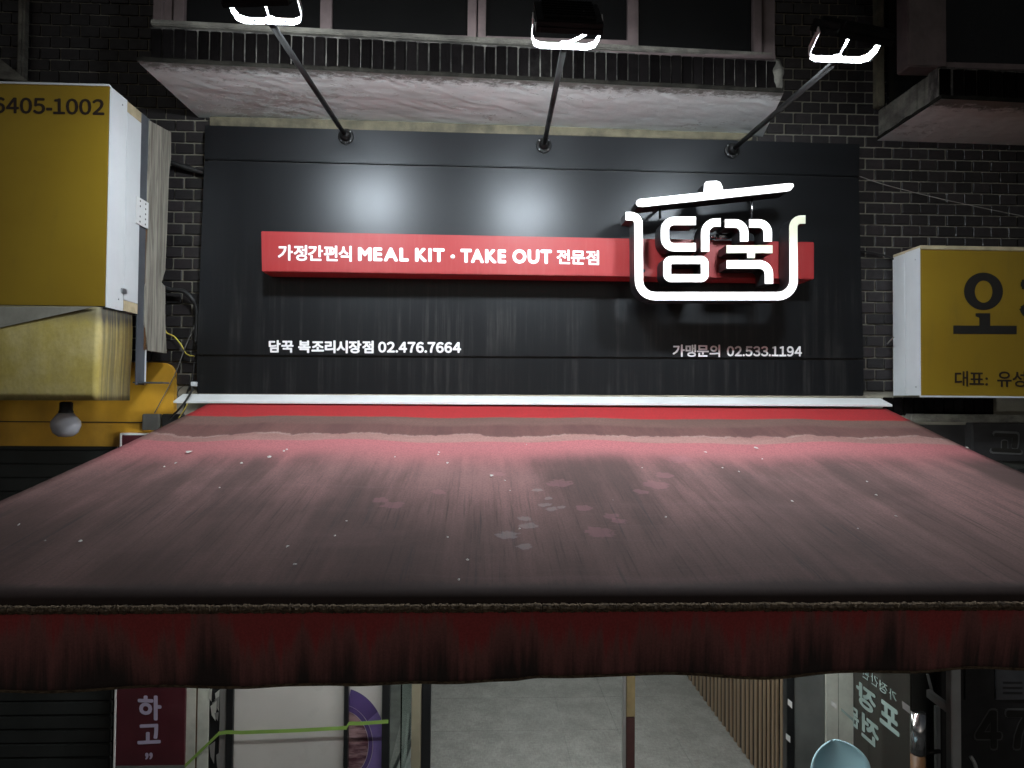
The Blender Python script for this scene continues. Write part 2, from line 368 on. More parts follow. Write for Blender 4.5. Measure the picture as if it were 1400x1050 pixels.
# ------------------------------------------------------------------ brick building
WY = .10                                   # brick face
bld = root('brick_building')
tag(bld, 'dark glazed brick building with projecting bay windows above the shopfronts', 'building')
def wall_piece(x0, x1, z0, z1): return box('wall', x0, x1, WY + .012, WY + .25, z0, z1, 'mortar', bld)
wall_piece(-9, 10, 2.42, 7.5)
CH, BL, JT = .0685, .113, .0085
bm0 = bmesh.new(); add_box(bm0, -BL / 2 + JT / 2, BL / 2 - JT / 2, -.030, .030, -CH / 2 + JT / 2, CH / 2 - JT / 2)
bmesh.ops.bevel(bm0, geom=bm0.edges[:], offset=.003, segments=1, affect='EDGES')
brick_me = bpy.data.meshes.new('brick'); bm0.to_mesh(brick_me)
brick_me.materials.append(M['brick'])
zones = [(228, 300, 160, 520), (1160, 1400, 196, 350), (1160, 1228, 340, 548), (1035, 1245, 0, 200), (0, 215, 0, 160)]
zA = 4.128   # joint line at the top of the sign
cand = []; rest = []
for r_ in range(-26, 30):
    zc = zA + (r_ + .5) * CH
    if zc < 2.6: continue
    for c_ in range(-34, 44):
        xc = c_ * BL + (BL / 2 if r_ % 2 else 0) + .03
        px, py = proj((xc, WY, zc))
        if -1.60 < xc < 2.24 and zc < 4.08: continue
        dup = (xc + random.uniform(-.0015, .0015), WY + .030 + random.uniform(-.002, .003), zc + random.uniform(-.001, .001))
        zi = [i for i, (a, b, c, d) in enumerate(zones) if a <= px <= b and c <= py <= d]
        if zi: cand.append((min(zi), -py, dup))
        elif -40 < px < 1500 and -120 < py < 700: rest.append(dup)
cand.sort(key=lambda t: (t[0], t[1]))
for i, (_, _, p) in enumerate(cand):
    if i < 295:
        o = bpy.data.objects.new('brick', brick_me); COL.objects.link(o); o.location = p; o.parent = bld
        o.rotation_euler = (random.uniform(-.012, .012), random.uniform(-.006, .006), random.uniform(-.012, .012))
    else: rest.append(p)
bm = bmesh.new()
for p in rest:
    t = bm0.copy() if False else None
    add_box(bm, p[0] - BL / 2 + JT / 2, p[0] + BL / 2 - JT / 2, p[1] - .03, p[1] + .03, p[2] - CH / 2 + JT / 2, p[2] + CH / 2 - JT / 2)
tag(bobj('brickwork', bm, 'brick', bld), kind='stuff'); bm0.free()
# concrete strip under the bay, above the sign
box('lintel_strip', -1.62, 1.62, .055, WY - .002, 4.137, 4.205, 'mossy_concrete', bld, .004)
# soldier course below the right hand neighbour sign
for i in range(11):
    x = 2.455 + i * .0635
    box('brick', x, x + .056, WY - .006 + random.uniform(0, .004), WY + .03, 2.475, 2.585, 'tile', bld, .003)

def bay(fl, fr, bl, br, fascia_h, name='bay_window'):
    """soffit corners: front-left, front-right, back-left, back-right"""
    body = None
    fl, fr, bl, br = map(Vector, (fl, fr, bl, br)); up = Vector((0, 0, 1))
    bm = bmesh.new(); NX, NY = 60, 14; g = []
    for i in range(NX + 1):
        row = []
        for j in range(NY + 1):
            a = fl.lerp(fr, i / NX); b = bl.lerp(br, i / NX); p = a.lerp(b, j / NY)
            e = 1 if 0 < i < NX and 0 < j < NY else 0
            row.append(bm.verts.new(p + up * (random.uniform(-.0012, .0012) * e)))
        g.append(row)
    for i in range(NX):
        for j in range(NY): bm.faces.new((g[i][j], g[i][j + 1], g[i + 1][j + 1], g[i + 1][j]))
    # slab edge
    th = .024; rim = [g[i][0] for i in range(NX + 1)] + [g[NX][j] for j in range(1, NY + 1)] + [g[i][NY] for i in range(NX - 1, -1, -1)] + [g[0][j] for j in range(NY - 1, 0, -1)]
    top = [bm.verts.new(v.co + up * (th + random.uniform(-.004, .004))) for v in rim]
    for i in range(len(rim)): bm.faces.new((rim[i], rim[(i + 1) % len(rim)], top[(i + 1) % len(rim)], top[i])).material_index = 1
    bm.faces.new(top).material_index = 1
    o = bobj(name, bm, 'soffit', bld, smooth=False); o.data.materials.append(M['grime_edge']); return o
# main bay
FL = Vector((-1.725, -.600, 4.212)); FR = Vector((1.575, -.495, 4.185)); BLc = Vector((-1.70, .098, 4.212)); BRc = Vector((1.70, .098, 4.178))
b1 = bay(FL, FR, BLc, BRc, .17)
def fascia(bayo, a, b, h, n, inset, mat='tile', core=True):
    """soldier tiles along a->b, standing on the slab"""
    a, b = Vector(a), Vector(b); d = b - a; L = d.length; t = d.normalized(); nrm = Vector((t.y, -t.x, 0)).normalized()
    w = L / n
    if core:
        hexa('fascia_core', [a + Vector((0, 0, .025)) - nrm * .012, b + Vector((0, 0, .025)) - nrm * .012, b + Vector((0, 0, h)) - nrm * .012, a + Vector((0, 0, h)) - nrm * .012],
             [p - nrm * .09 for p in (a + Vector((0, 0, .025)), b + Vector((0, 0, .025)), b + Vector((0, 0, h)), a + Vector((0, 0, h)))], 'grimy_mortar', bayo)
    for i in range(n):
        jt = .004; dn = nrm * random.uniform(-.003, .003)
        p0 = a + t * (i * w + jt) + Vector((0, 0, .027)) + dn; p1 = a + t * ((i + 1) * w - jt) + Vector((0, 0, .027 + random.uniform(-.002, .003))) + dn
        q = Vector((0, 0, h - .036 + random.uniform(-.004, .002)))
        hexa('tile', [p0, p1, p1 + q, p0 + q], [p - nrm * .03 for p in (p0, p1, p1 + q, p0 + q)], mat, bayo, .003)
fa, fb = FL + Vector((.045, .030, 0)), FR + Vector((-.02, .030, 0))
fascia(b1, fa, fb, .195, 56, 0)
# crumbled right end of the fascia
bm = bmesh.new(); bmesh.ops.create_icosphere(bm, subdivisions=4, radius=1)
for v in bm.verts:
    n = v.co.copy(); v.co = Vector((FR.x - .015 + n.x * .045 * (1 + .15 * math.sin(n.z * 9)), FR.y + .10 + n.y * .085, 4.305 + n.z * .105 * (1 + .08 * math.sin(n.x * 7 + n.y * 5))))
bobj('end_cap', bm, 'concrete', b1, smooth=True)
# sill under the windows
sa, sb = FL + Vector((.05, .02, .198)), FR + Vector((-.05, .02, .198))
hexa('sill', [sa, sb, sb + Vector((0, 0, .028)), sa + Vector((0, 0, .028))], [p + Vector((0, .14, 0)) for p in (sa, sb, sb + Vector((0, 0, .028)), sa + Vector((0, 0, .028)))], 'concrete', b1, .005)
# window frames and panes stand on the sill, in the bay's front
WYf = -.47
def vframe(px0, px1, pyb, d=.05, y=WYf, ztop=5.7, mat='win_frame', name='window_frame', b=b1):
    x0 = onY(px0, pyb, y).x; x1 = onY(px1, pyb, y).x; z0 = onY(px0, pyb, y).z
    return box(name, x0, x1, y, y + d, z0, ztop, mat, b, .004)
def hframe(px0, px1, py0, py1, y, h, b=b1, name='window_rail'):
    p = onY(px0, py0, y); q = onY(px1, py1, y)
    return hexa(name, [p, q, q + Vector((0, 0, h)), p + Vector((0, 0, h))], [v + Vector((0, .045, 0)) for v in (p, q, q + Vector((0, 0, h)), p + Vector((0, 0, h)))], 'win_frame', b, .004)
hframe(208, 1061, 52, 80, WYf - .012, .022)
for a, b_, yb in ((208, 221, 50), (221, 236, 50), (236, 251, 50), (437, 453, 57), (639, 651, 63), (653, 664, 63.5), (858, 873, 69), (1030, 1042, 75), (1043, 1060, 76)):
    vframe(a, b_, yb, .05 + (.02 if a == 221 else 0), WYf + (.03 if a in (221, 1043) else 0) - .001 * (a % 3))
for a, b_, ya, yb in ((251, 438, 47, 53), (453, 640, 54, 60), (664, 859, 60, 66)):
    hframe(a, b_, ya, yb, WYf + .006, .045)
zt = 5.7
for a, b_ in ((251, 438), (453, 640), (664, 859), (873, 1030)):
    p0 = onY(a, 60, WYf + .03); p1 = onY(b_, 60, WYf + .03)
    box('pane', p0.x + .002, p1.x - .002, WYf + .028, WYf + .034, 4.425, zt, 'win_glass', b1)
hexa('bay_room', [Vector((-1.62, -.40, 4.26)), Vector((1.52, -.40, 4.26)), Vector((1.52, -.40, 5.8)), Vector((-1.62, -.40, 5.8))],
     [Vector((-1.62, .11, 4.26)), Vector((1.60, .11, 4.26)), Vector((1.60, .11, 5.8)), Vector((-1.62, .11, 5.8))], 'room_dark', b1)
# right bay
c0 = onZ(1287, 135, 4.17); c1 = onY(1199, 193, WY); c1.z = 4.17
b2 = bay((c0.x, c0.y, 4.17), (4.6, c0.y + .06, 4.15), (c1.x, .098, 4.17), (4.6, .098, 4.15), .17)
fascia(b2, (c0.x + .01, c0.y + .03, 4.17), (4.6, c0.y + .09, 4.15), .19, 30, 0)
fascia(b2, (c1.x + .005, .095, 4.17), (c0.x + .012, c0.y + .034, 4.17), .19, 9, 0, 'concrete')
p0 = onY(1240, 60, c0.y + .06); p1 = onY(1293, 60, c0.y + .06)
box('window_frame', p0.x, p1.x, c0.y + .05, c0.y + .16, 4.365, 5.8, 'win_frame', b2, .006)
box('window_frame', c1.x - .03, c1.x + .012, .03, .096, 4.36, 5.8, 'mossy_concrete', b2, .006)
box('window_rail', p1.x, 4.6, c0.y + .06, c0.y + .12, 4.365, 4.40, 'win_frame', b2, .004)
box('pane', p1.x, 4.6, c0.y + .085, c0.y + .092, 4.40, 5.8, 'win_glass', b2)
box('pane', c1.x + .02, c1.x + .03, c0.y + .165, .03, 4.36, 5.8, 'win_glass', b2)
# left neighbour bay, just in the frame
lb = onY(40, 60, WY).x
box('downpipe', lb - .03, lb + .01, .03, .09, 4.0, 5.8, 'concrete', bld, .012)
lq = [onY(-60, 60, 0), onY(-60, 100, 0), onY(40, 112, 0), onY(0, 80, 0)]
hexa('eave', lq, [p + Vector((-.02, .095, 0)) for p in lq], 'concrete', bld, .004)

# ------------------------------------------------------------------ shop sign
sign = root('shop_sign'); tag(sign, 'wide black sign panel with red band and white pot-shaped logo', 'sign')
TL, TR, BL_, BR_ = onY(280, 171, 0), onY(1176, 196.5, 0), onY(269, 538, 0), onY(1181, 541.3, 0)
SL1, SR1, SL2, SR2 = onY(279, 218.5, 0), onY(1174.5, 242, 0), onY(268.5, 486.5, 0), onY(1181, 491.5, 0)
gp = Vector((0, 0, .005)); dp = Vector((0, WY - .003, 0))
def panel(a, b, c, d): hexa('panel', [a, b, c, d], [p + dp for p in (a, b, c, d)], 'panel', sign, .004)
panel(SL1 + gp, SR1 + gp, TR, TL); panel(SL2 + gp, SR2 + gp, SR1 - gp, SL1 - gp); panel(BL_, BR_, SR2 - gp, SL2 - gp)
hexa('seam_backing', [p + Vector((.02 * s, .02, 0)) for p, s in ((BL_, 1), (BR_, -1), (TR, -1), (TL, 1))], [p + Vector((.02 * s, .09, 0)) for p, s in ((BL_, 1), (BR_, -1), (TR, -1), (TL, 1))], 'black_return', sign)
BY = -.18
q = [onY(358, 371, BY), onY(1113, 381.5, BY), onY(1113, 331, BY), onY(357, 316, BY)]
band = hexa('red_band', q, [Vector((p.x, -.002, p.z)) for p in q], 'red', sign, .003)
text_Y('가정간편식', (380, 356.3), (481, 358.0), (380, 334.5), BY, 'white_text', band, .030, .11)
text_Y('MEAL', (489.5, 356.8), (559, 357.8), (489.5, 337.8), BY, 'white_text', band, .050, .17)
text_Y('KIT', (567.5, 357.9), (608, 358.6), (567.5, 338.9), BY, 'white_text', band, .050, .17)
text_Y('TAKE', (629.5, 359.2), (692, 360.2), (629.5, 340), BY, 'white_text', band, .050, .17)
text_Y('OUT', (700.5, 360.5), (754.5, 361.2), (700.5, 340.5), BY, 'white_text', band, .050, .17)
text_Y('전문점', (761, 361.0), (819, 362.5), (761, 341), BY, 'white_text', band, .030, .11)
c = onY(619, 351, BY)
lathe('dot', [(.0125, 0), (.0125, .0012)], c + Vector((0, -.0002, 0)), (0, -1, 0), 'white_text', band, 20)
text_Y('담꾹', (367.5, 482.2), (401.5, 482.4), (367.5, 465), 0, 'white_text', sign, .040, .13)
text_Y('복조리시장점', (407.5, 482.6), (511, 483.4), (407.5, 465), 0, 'white_text', sign, .040, .13)
text_Y('02.476.7664', (517, 482.2), (630.5, 482.8), (517, 467), 0, 'white_text', sign, .042, .12)
text_Y('가맹문의', (919.5, 488), (984.5, 488.3), (919.5, 471), 0, 'white_text', sign, .028, .11)
text_Y('02.533.1194', (993.5, 487.3), (1096.5, 487.6), (993.5, 473), 0, 'white_text', sign, .034, .11)
# channel-letter logo
LY, LB = -.33, -.20
def zp(x, y): return (840 + x / 5.0, 230 + y / 5.0)
def chan(name, outline, face_mat='face'):
    """closed outline given in sighted points; black return with a white face set in it"""
    pts = [onY(*zp(*p), LY) for p in outline]
    bm = bmesh.new(); a = [bm.verts.new(p) for p in pts]; b = [bm.verts.new(Vector((p.x, LB, p.z))) for p in pts]
    n = len(a)
    for i in range(n): bm.faces.new((a[i], a[(i + 1) % n], b[(i + 1) % n], b[i]))
    bm.faces.new(b); bm.faces.new(a)
    o = bobj(name, bm, 'black_return', sign)
    bm = bmesh.new(); cen = None
    bm2 = [bm.verts.new(p + Vector((0, -.003, 0))) for p in pts]; f = bm.faces.new(bm2)
    bmesh.ops.inset_region(bm, faces=[f], thickness=.0022, use_even_offset=True)
    keep = [f]; 
    bmesh.ops.delete(bm, geom=[x for x in bm.faces if x is not f], context='FACES')
    bmesh.ops.triangulate(bm, faces=bm.faces[:])
    bobj('face', bm, face_mat, o); return o
def chan_stroke(name, pts, w=56, closed=False, face_mat='face'):
    pa = round_path(pts, closed); L, R = stroke_outline(pa, w, closed)
    if not closed: return chan(name, [tuple(p) for p in L] + [tuple(p) for p in reversed(R)], face_mat)
    Lw = [onY(*zp(*p), LY) for p in L]; Rw = [onY(*zp(*p), LY) for p in R]; n = len(Lw)
    bm = bmesh.new()
    rings = [[bm.verts.new(p) for p in Lw], [bm.verts.new(p) for p in Rw], [bm.verts.new(Vector((p.x, LB, p.z))) for p in Rw], [bm.verts.new(Vector((p.x, LB, p.z))) for p in Lw]]
    for k_ in range(4):
        for i in range(n): bm.faces.new((rings[k_][i], rings[k_][(i + 1) % n], rings[(k_ + 1) % 4][(i + 1) % n], rings[(k_ + 1) % 4][i]))
    o = bobj(name, bm, 'black_return', sign)
    L2, R2 = stroke_outline(pa, w - 5, True)
    bm = bmesh.new(); a = [bm.verts.new(onY(*zp(*p), LY - .003)) for p in L2]; b = [bm.verts.new(onY(*zp(*p), LY - .003)) for p in R2]
    for i in range(n): bm.faces.new((a[i], a[(i + 1) % n], b[(i + 1) % n], b[i]))
    bobj('face', bm, face_mat, o); return o
chan_stroke('pot_outline', [(76, 328, 0), (163, 328, 52), (168, 875, 108), (1224, 875, 108), (1222, 352, 52), (1305, 352, 0)], 57)
lid = [(150, 225), (165, 212), (609, 166), (612, 115), (622, 94), (640, 90), (700, 87), (722, 96), (734, 118), (742, 150), (1195, 103), (1220, 106), (1226, 124), (1205, 150), (1190, 158), (190, 266), (160, 262), (146, 246)]
chan('pot_lid', lid)
chan_stroke('letter_stroke', [(556, 361, 0), (345, 361, 62), (345, 541, 62), (556, 541, 0)], 56)
chan_stroke('letter_stroke', [(619, 571, 0), (619, 372, 72), (725, 372, 0)], 56)
chan_stroke('letter_stroke', [(361, 627, 26), (618, 627, 26), (618, 751, 26), (361, 751, 26)], 58, True)
chan_stroke('letter_stroke', [(754, 378, 0), (886, 378, 62), (886, 502, 0)], 57)
chan_stroke('letter_stroke', [(919, 378, 0), (1047, 378, 62), (1047, 502, 0)], 57)
chan('letter_stroke', [(765, 527), (1080, 527), (1080, 581), (960, 581), (960, 615), (905, 615), (905, 581), (765, 581)], 'face_dead')
chan_stroke('letter_stroke', [(766, 658, 0), (1055, 658, 66), (1055, 790, 0)], 57)
for zx, zy0, zy1 in ((312, 255, 345), (940, 190, 350)):
    a = onY(*zp(zx, zy0), -.26); b = onY(*zp(zx, zy1), -.26)
    tube('strut', [a, b], .007, 'lamp_paint' if zx < 400 else 'chrome', sign, 12)
for zx, zy in ((200, 700), (640, 690), (1060, 720), (740, 430), (330, 240), (1000, 160), (480, 880), (1000, 880)):
    a = onY(*zp(zx, zy), LB); tube('standoff', [a + Vector((0, -.005, 0)), Vector((a.x, -.001, a.z))], .009, 'black_return', sign, 8)
a = onY(*zp(650, 468), -.22); b = onY(*zp(795, 466), -.22)
tube('bracket', [a, a.lerp(b, .3)], .006, 'chrome', sign); tube('bracket', [a.lerp(b, .3), b], .016, 'chrome', sign, 14)

# ------------------------------------------------------------------ flood lamps on arms
HOOD = .030
def flood(base, tip, tilt, turn, label, roll=0.0, power='led', cable=1):
    r_ = root('flood_lamp'); tag(r_, label, 'lamp', 'flood lamps over the black shop sign')
    base, tip = Vector(base), Vector(tip); yaw = 0.0
    lathe('wall_flange', [(.046, 0), (.046, .006), (.040, .009)], base + Vector((0, -.001, 0)), (0, -1, 0), 'lamp_paint', r_)
    for k_ in range(4):
        a = math.pi / 4 + k_ * math.pi / 2
        lathe('bolt', [(.005, 0), (.005, .004)], base + Vector((.038 * math.cos(a), -.009, .038 * math.sin(a))), (0, -1, 0), 'steel', r_, 8)
    bm = bmesh.new(); bmesh.ops.create_uvsphere(bm, u_segments=20, v_segments=12, radius=.032)
    bmesh.ops.translate(bm, verts=bm.verts[:], vec=base + Vector((0, -.026, 0))); bobj('ball_joint', bm, 'lamp_paint', r_, smooth=True)
    box('clamp_tab', base.x - .005, base.x + .005, base.y - .02, base.y - .008, base.z - .052, base.z - .03, 'lamp_paint', r_, .001)
    tube('arm', [base + Vector((0, -.03, 0)), tip], .0135, 'lamp_paint', r_, 14)
    # local frame: X across, D outwards/up along the yoke cheeks
    X = Vector((math.cos(yaw), math.sin(yaw), math.tan(roll))).normalized()
    d = (tip - base).normalized()
    cheek = (Vector((0, 0, 1)) * .42 + Vector((math.sin(yaw), -math.cos(yaw), 0)) * .9).normalized()
    nrm = cheek
    V_ = nrm.cross(X).normalized()      # across the strip of the yoke plate
    hw = .135; sw = .017
    c = tip + nrm * .006
    def strip(name, path, w, th, mat, parent):
        bm = bmesh.new(); L_ = []
        for i, p in enumerate(path):
            t = (path[min(i + 1, len(path) - 1)] - path[max(i - 1, 0)]).normalized(); n_ = V_.cross(t).normalized()
            L_.append([bm.verts.new(p + V_ * s * w + n_ * q_ * th) for s, q_ in ((-1, -1), (1, -1), (1, 1), (-1, 1))])
        for i in range(len(L_) - 1):
            for j in range(4): bm.faces.new((L_[i][j], L_[i][(j + 1) % 4], L_[i + 1][(j + 1) % 4], L_[i + 1][j]))
        bm.faces.new(L_[0][::-1]); bm.faces.new(L_[-1]); return bobj(name, bm, mat, parent)
    pp = [(-hw, .135), (-hw, .045), (-hw + .012, .012), (-hw + .04, 0), (hw - .04, 0), (hw - .012, .012), (hw, .045), (hw, .135)]
    yk = strip('yoke', [c + X * a_ + nrm * b_ for a_, b_ in pp], sw, .0018, 'white_steel', r_)
    lathe('washer', [(.024, 0), (.024, .005), (.013, .005), (.013, .014)], c + nrm * .002, nrm, 'steel', yk, 24)
    for s in (-1, 1): lathe('slot', [(.007, 0), (.007, .0006)], c + X * (s * .062) + nrm * .0019, nrm, 'slot_black', yk, 14)
    # head hung between the cheeks, facing the wall and down
    X0 = X; X = Vector((math.cos(turn), math.sin(turn), 0))
    fdir = (Vector((-math.sin(turn), math.cos(turn), 0)) * math.cos(tilt) + Vector((0, 0, -1)) * math.sin(tilt)).normalized()
    hc = c + nrm * .135
    W_ = fdir.cross(X).normalized()
    def slab(name, x, w, d0, d1, mat, parent, bev=.004):
        f_ = [hc + X * (sx * x) + W_ * (sw_ * w) + fdir * d1 for sx, sw_ in ((-1, -1), (1, -1), (1, 1), (-1, 1))]
        b_ = [hc + X * (sx * x) + W_ * (sw_ * w) + fdir * d0 for sx, sw_ in ((-1, -1), (1, -1), (1, 1), (-1, 1))]
        return hexa(name, f_, b_, mat, parent, bev)
    hd = slab('housing', hw - .008, .095, -.016, .010, 'lamp_paint', r_, .004)
    for i in range(7): 
        t = -.075 + i * .025
        f_ = [hc + X * (sx * .10) + W_ * (t + o_) - fdir * .030 for sx, o_ in ((-1, -.002), (1, -.002), (1, .002), (-1, .002))]
        hexa('fin', f_, [p + fdir * .015 for p in f_], 'lamp_paint', hd)
    for s in (-1, 1):
        f_ = [hc + X * (sx) + W_ * (sw_) + fdir * HOOD for sx, sw_ in ((s * (hw - .007), -.095), (s * (hw - .022), -.095), (s * (hw - .022), .095), (s * (hw - .007), .095))]
        hexa('bezel', f_, [p - fdir * (HOOD - .0095) for p in f_], 'lamp_paint', hd)
        f_ = [hc + X * (sx) + W_ * (sw_) + fdir * HOOD for sx, sw_ in ((-hw + .0225, s * .0945), (hw - .0225, s * .0945), (hw - .0225, s * .082), (-hw + .0225, s * .082))]
        hexa('bezel', f_, [p - fdir * (HOOD - .0095) for p in f_], 'lamp_paint', hd)
    slab('led_face', hw - .024, .080, .0105, .0125, power, hd, 0)
    if cable == 2:
        cb = spline([hc - fdir * .02 + X * .055, c + X * .098 + nrm * .10 + V_ * .02, c + X * .085 + nrm * .065, c + X * .04 + nrm * .03, c + nrm * .010 + X * .004], 8)
        tube('cable', cb, .0065, 'white_steel', r_, 10)
    else: tube('cable', [hc - fdir * .005, c + nrm * .010], .0042, 'white_steel', r_, 8)
    return r_
Lb = [onY(473, 187, 0), onY(743.5, 199, 0), onY(1000.5, 206, 0)]
Lt = [onY(370, 31, -1.31), onY(771, 65, -1.31), onY(1144, 83, -1.31)]
flood(Lb[0], Lt[0], math.radians(42), math.radians(-7), 'flood lamp on the leftmost arm, cut off by the top of the photo')
flood(Lb[1], Lt[1], math.radians(41), math.radians(2), 'flood lamp on the middle arm above the words take out', cable=2)
flood(Lb[2], Lt[2], math.radians(56), math.radians(14), 'flood lamp on the rightmost arm, above the pot logo')

# ------------------------------------------------------------------ awning
def aw_z(y): return 2.518 + .2035 * (y + .10)
def on_aw(px, py):
    d = FW + RT * ((px - 700) / F) + UP * ((525 - py) / F)
    t = (2.518 + .2035 * (CAM.y + .10) - CAM.z) / (d.z - .2035 * d.y); return CAM + d * t
awn = root('awning'); tag(awn, 'long red fabric awning, faded and streaked with grime', 'awning')
AYf = -2.30
l0, l1 = on_aw(281, 553.5), on_aw(0, 682); r0, r1 = on_aw(1208, 557), on_aw(1400, 640)
def lx(y): return l0.x + (l1.x - l0.x) * (y - l0.y) / (l1.y - l0.y)
def rx(y): return r0.x + (r1.x - r0.x) * (y - r0.y) / (r1.y - r0.y)
k = NT('faded_awning_fabric'); x, y, z = k.xyz()
wx = k.noise((1.4, 0, 0), 5, .6); wx2 = k.noise((6, .6, 0), 6, .7, off=(9, 0, 0)); fineg = k.noise((150, 130, 1), 3, .6)
yw = k.math('ADD', y, k.math('MULTIPLY', k.math('SUBTRACT', wx, .5), .12))
red = (.40, .026, .029); pink = (.355, .115, .122)
soil = (.062, .039, .035)
stre = k.noise((16, .55, 1), 7, .68); strf = k.noise((46, 1.5, 1), 5, .62, .25, off=(2, 8, 0)); blot = k.noise((2.3, .75, 1), 6, .58, .15, off=(5.3, 2.2, 0)); cloud = k.noise((.9, 2.0, 1), 6, .6, off=(1, 4, 0))
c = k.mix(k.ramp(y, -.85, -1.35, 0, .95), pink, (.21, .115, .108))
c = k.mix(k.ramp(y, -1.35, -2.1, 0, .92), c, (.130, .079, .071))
gfac = k.math('MULTIPLY', k.ramp(k.math('ADD', k.math('MULTIPLY', stre, .32), k.math('MULTIPLY', blot, .78)), .40, .66), k.ramp(yw, -.93, -1.20))
c = k.mix(k.math('MULTIPLY', gfac, .85), c, soil)
thin = k.math('MULTIPLY', k.ramp(strf, .57, .67), k.ramp(k.math('ADD', y, k.math('MULTIPLY', cloud, .8)), -.95, -1.55))
c = k.mix(k.math('MULTIPLY', thin, .65), c, (.045, .036, .036))
str2 = k.noise((120, 2.6, 1), 4, .6, .2, off=(6, 2, 0)); c = k.mix(k.math('MULTIPLY', k.math('MULTIPLY', k.ramp(str2, .52, .68), k.ramp(stre, .35, .62)), k.ramp(y, -1.15, -1.6, 0, .6)), c, (.045, .031, .029))
c = k.mix(k.math('MULTIPLY', k.ramp(cloud, .52, .70), .25), c, (.22, .13, .125))
# faint crosswise drying lines
dl = k.noise((.5, 26, 1), 4, .6, off=(0, 3, 0)); c = k.mix(k.ramp(dl, .55, .7, 0, .05), c, (.30, .20, .21))
# brown water mark band under the flashing with a ragged pale tide line
e1 = k.math('ADD', y, k.math('ADD', k.math('MULTIPLY', k.math('SUBTRACT', wx, .5), .10), k.math('MULTIPLY', k.math('SUBTRACT', wx2, .5), .05)))
wj = k.n('ShaderNodeTexNoise', noise_dimensions='1D'); wj.inputs['Scale'].default_value = 2.6; wj.inputs['Detail'].default_value = 7; wj.inputs['Roughness'].default_value = .62; k.t.links.new(x, wj.inputs['W'])
e2 = k.math('ADD', y, k.math('MULTIPLY', k.math('SUBTRACT', wj.outputs[0], .5), .26))
brown_up = k.mix(k.ramp(cloud, .35, .65), (.135, .075, .062), (.175, .098, .080)); brown_dn = k.mix(k.ramp(wx2, .35, .65), (.10, .046, .042), (.14, .064, .056))
bands = k.mix(k.ramp(e1, -.56, -.50), brown_dn, brown_up)
tan = k.mix(k.ramp(cloud, .4, .62), (.24, .125, .11), (.30, .165, .145))
c = k.mix(k.ramp(k.math('ADD', y, k.math('MULTIPLY', k.math('SUBTRACT', wx2, .5), .03)), -.835, -.82), c, tan)
c = k.mix(k.ramp(e2, -.725, -.705), c, bands)
c = k.mix(k.math('MULTIPLY', k.math('MULTIPLY', k.ramp(e2, -.740, -.728), k.ramp(e2, -.700, -.716)), k.ramp(wx2, .42, .62, .0, .7)), c, (.31, .215, .19))
c = k.mix(k.ramp(k.math('ADD', y, k.math('MULTIPLY', k.math('SUBTRACT', wx2, .5), .04)), -.385, -.36), c, red)
# round rain-splash marks
wob = k.noise((38, 38, 1), 5, .6)
def spot(px, py, rad, colr, amt):
    global c
    p = on_aw(px, py)
    dx = k.math('SUBTRACT', x, p.x); dy = k.math('SUBTRACT', y, p.y)
    dd = k.math('SQRT', k.math('ADD', k.math('MULTIPLY', dx, dx), k.math('MULTIPLY', dy, dy)))
    dd = k.math('ADD', dd, k.math('MULTIPLY', k.math('SUBTRACT', wob, .5), rad * 2.0))
    f = k.math('MULTIPLY', k.ramp(dd, rad * 1.05, rad * .75), k.math('ADD', k.math('MULTIPLY', k.ramp(fineg, .4, .65), amt * .6), amt * .5))
    c = k.mix(f, c, colr)
for px, py, rad, kind in ((694, 724, .036, 0), (716, 741, .024, 0), (722, 711, .030, 0), (718, 701, .026, 0), (745, 683, .024, 0), (754, 689, .020, 0), (735, 662, .022, 0), (750, 674, .018, 0), (768, 688, .016, 0),
                          (537, 687, .040, 1), (520, 679, .03, 1), (820, 724, .048, 1), (798, 690, .03, 1), (846, 708, .026, 1), (835, 702, .03, 1), (931, 623, .055, 1), (908, 645, .04, 1), (897, 658, .05, 1), (876, 668, .03, 1), (765, 655, .05, 1), (680, 640, .03, 1), (600, 668, .028, 1)):
    spot(px, py, rad, (.30, .27, .27) if kind == 0 else (.33, .15, .17), .45 if kind == 0 else .38)
# dark greasy edge where the cloth rolls over the front tube
fe = k.math('ADD', y, k.math('MULTIPLY', k.math('SUBTRACT', strf, .5), .06))
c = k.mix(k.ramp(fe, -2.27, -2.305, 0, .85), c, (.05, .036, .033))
c = k.mix(k.ramp(fineg, .35, .7, 0, .34), c, (.04, .03, .03))
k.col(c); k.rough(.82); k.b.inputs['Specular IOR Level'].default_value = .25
k.bump(k.math('ADD', k.math('MULTIPLY', fineg, .05), k.noise((5, 1.2, 1), 4, .5)), .25, .012); M['awning'] = k.m
bm = bmesh.new(); NX, NY = 90, 46; gg = []
prof = []
for j in range(NY + 1):
    yy = -.09 + (AYf + .09) * j / NY; prof.append((yy, aw_z(yy) - .016 * math.sin(math.pi * j / NY)))
rt = .038; cz = aw_z(AYf) - rt
for j in range(1, 9):
    a = math.radians(90 + 12 + j * 10.0); prof.append((AYf + rt * math.cos(a) + .004, cz + rt * math.sin(a)))
for i in range(NX + 1):
    row = []
    for j, (yy, zz) in enumerate(prof):
        u = i / NX; xx = lx(max(yy, AYf)) * (1 - u) + rx(max(yy, AYf)) * u
        wv = (.006 * math.sin(xx * 5.1 + yy * 1.3) + .004 * math.sin(xx * 11.7 - yy * 2.1)) * min(1, max(0, (-yy - .1) / .6)) if j <= NY else .0
        row.append(bm.verts.new((xx, yy, zz + wv * (1 if j < NY else .3))))
    gg.append(row)
for i in range(NX):
    for j in range(len(prof) - 1): bm.faces.new((gg[i][j], gg[i + 1][j], gg[i + 1][j + 1], gg[i][j + 1]))
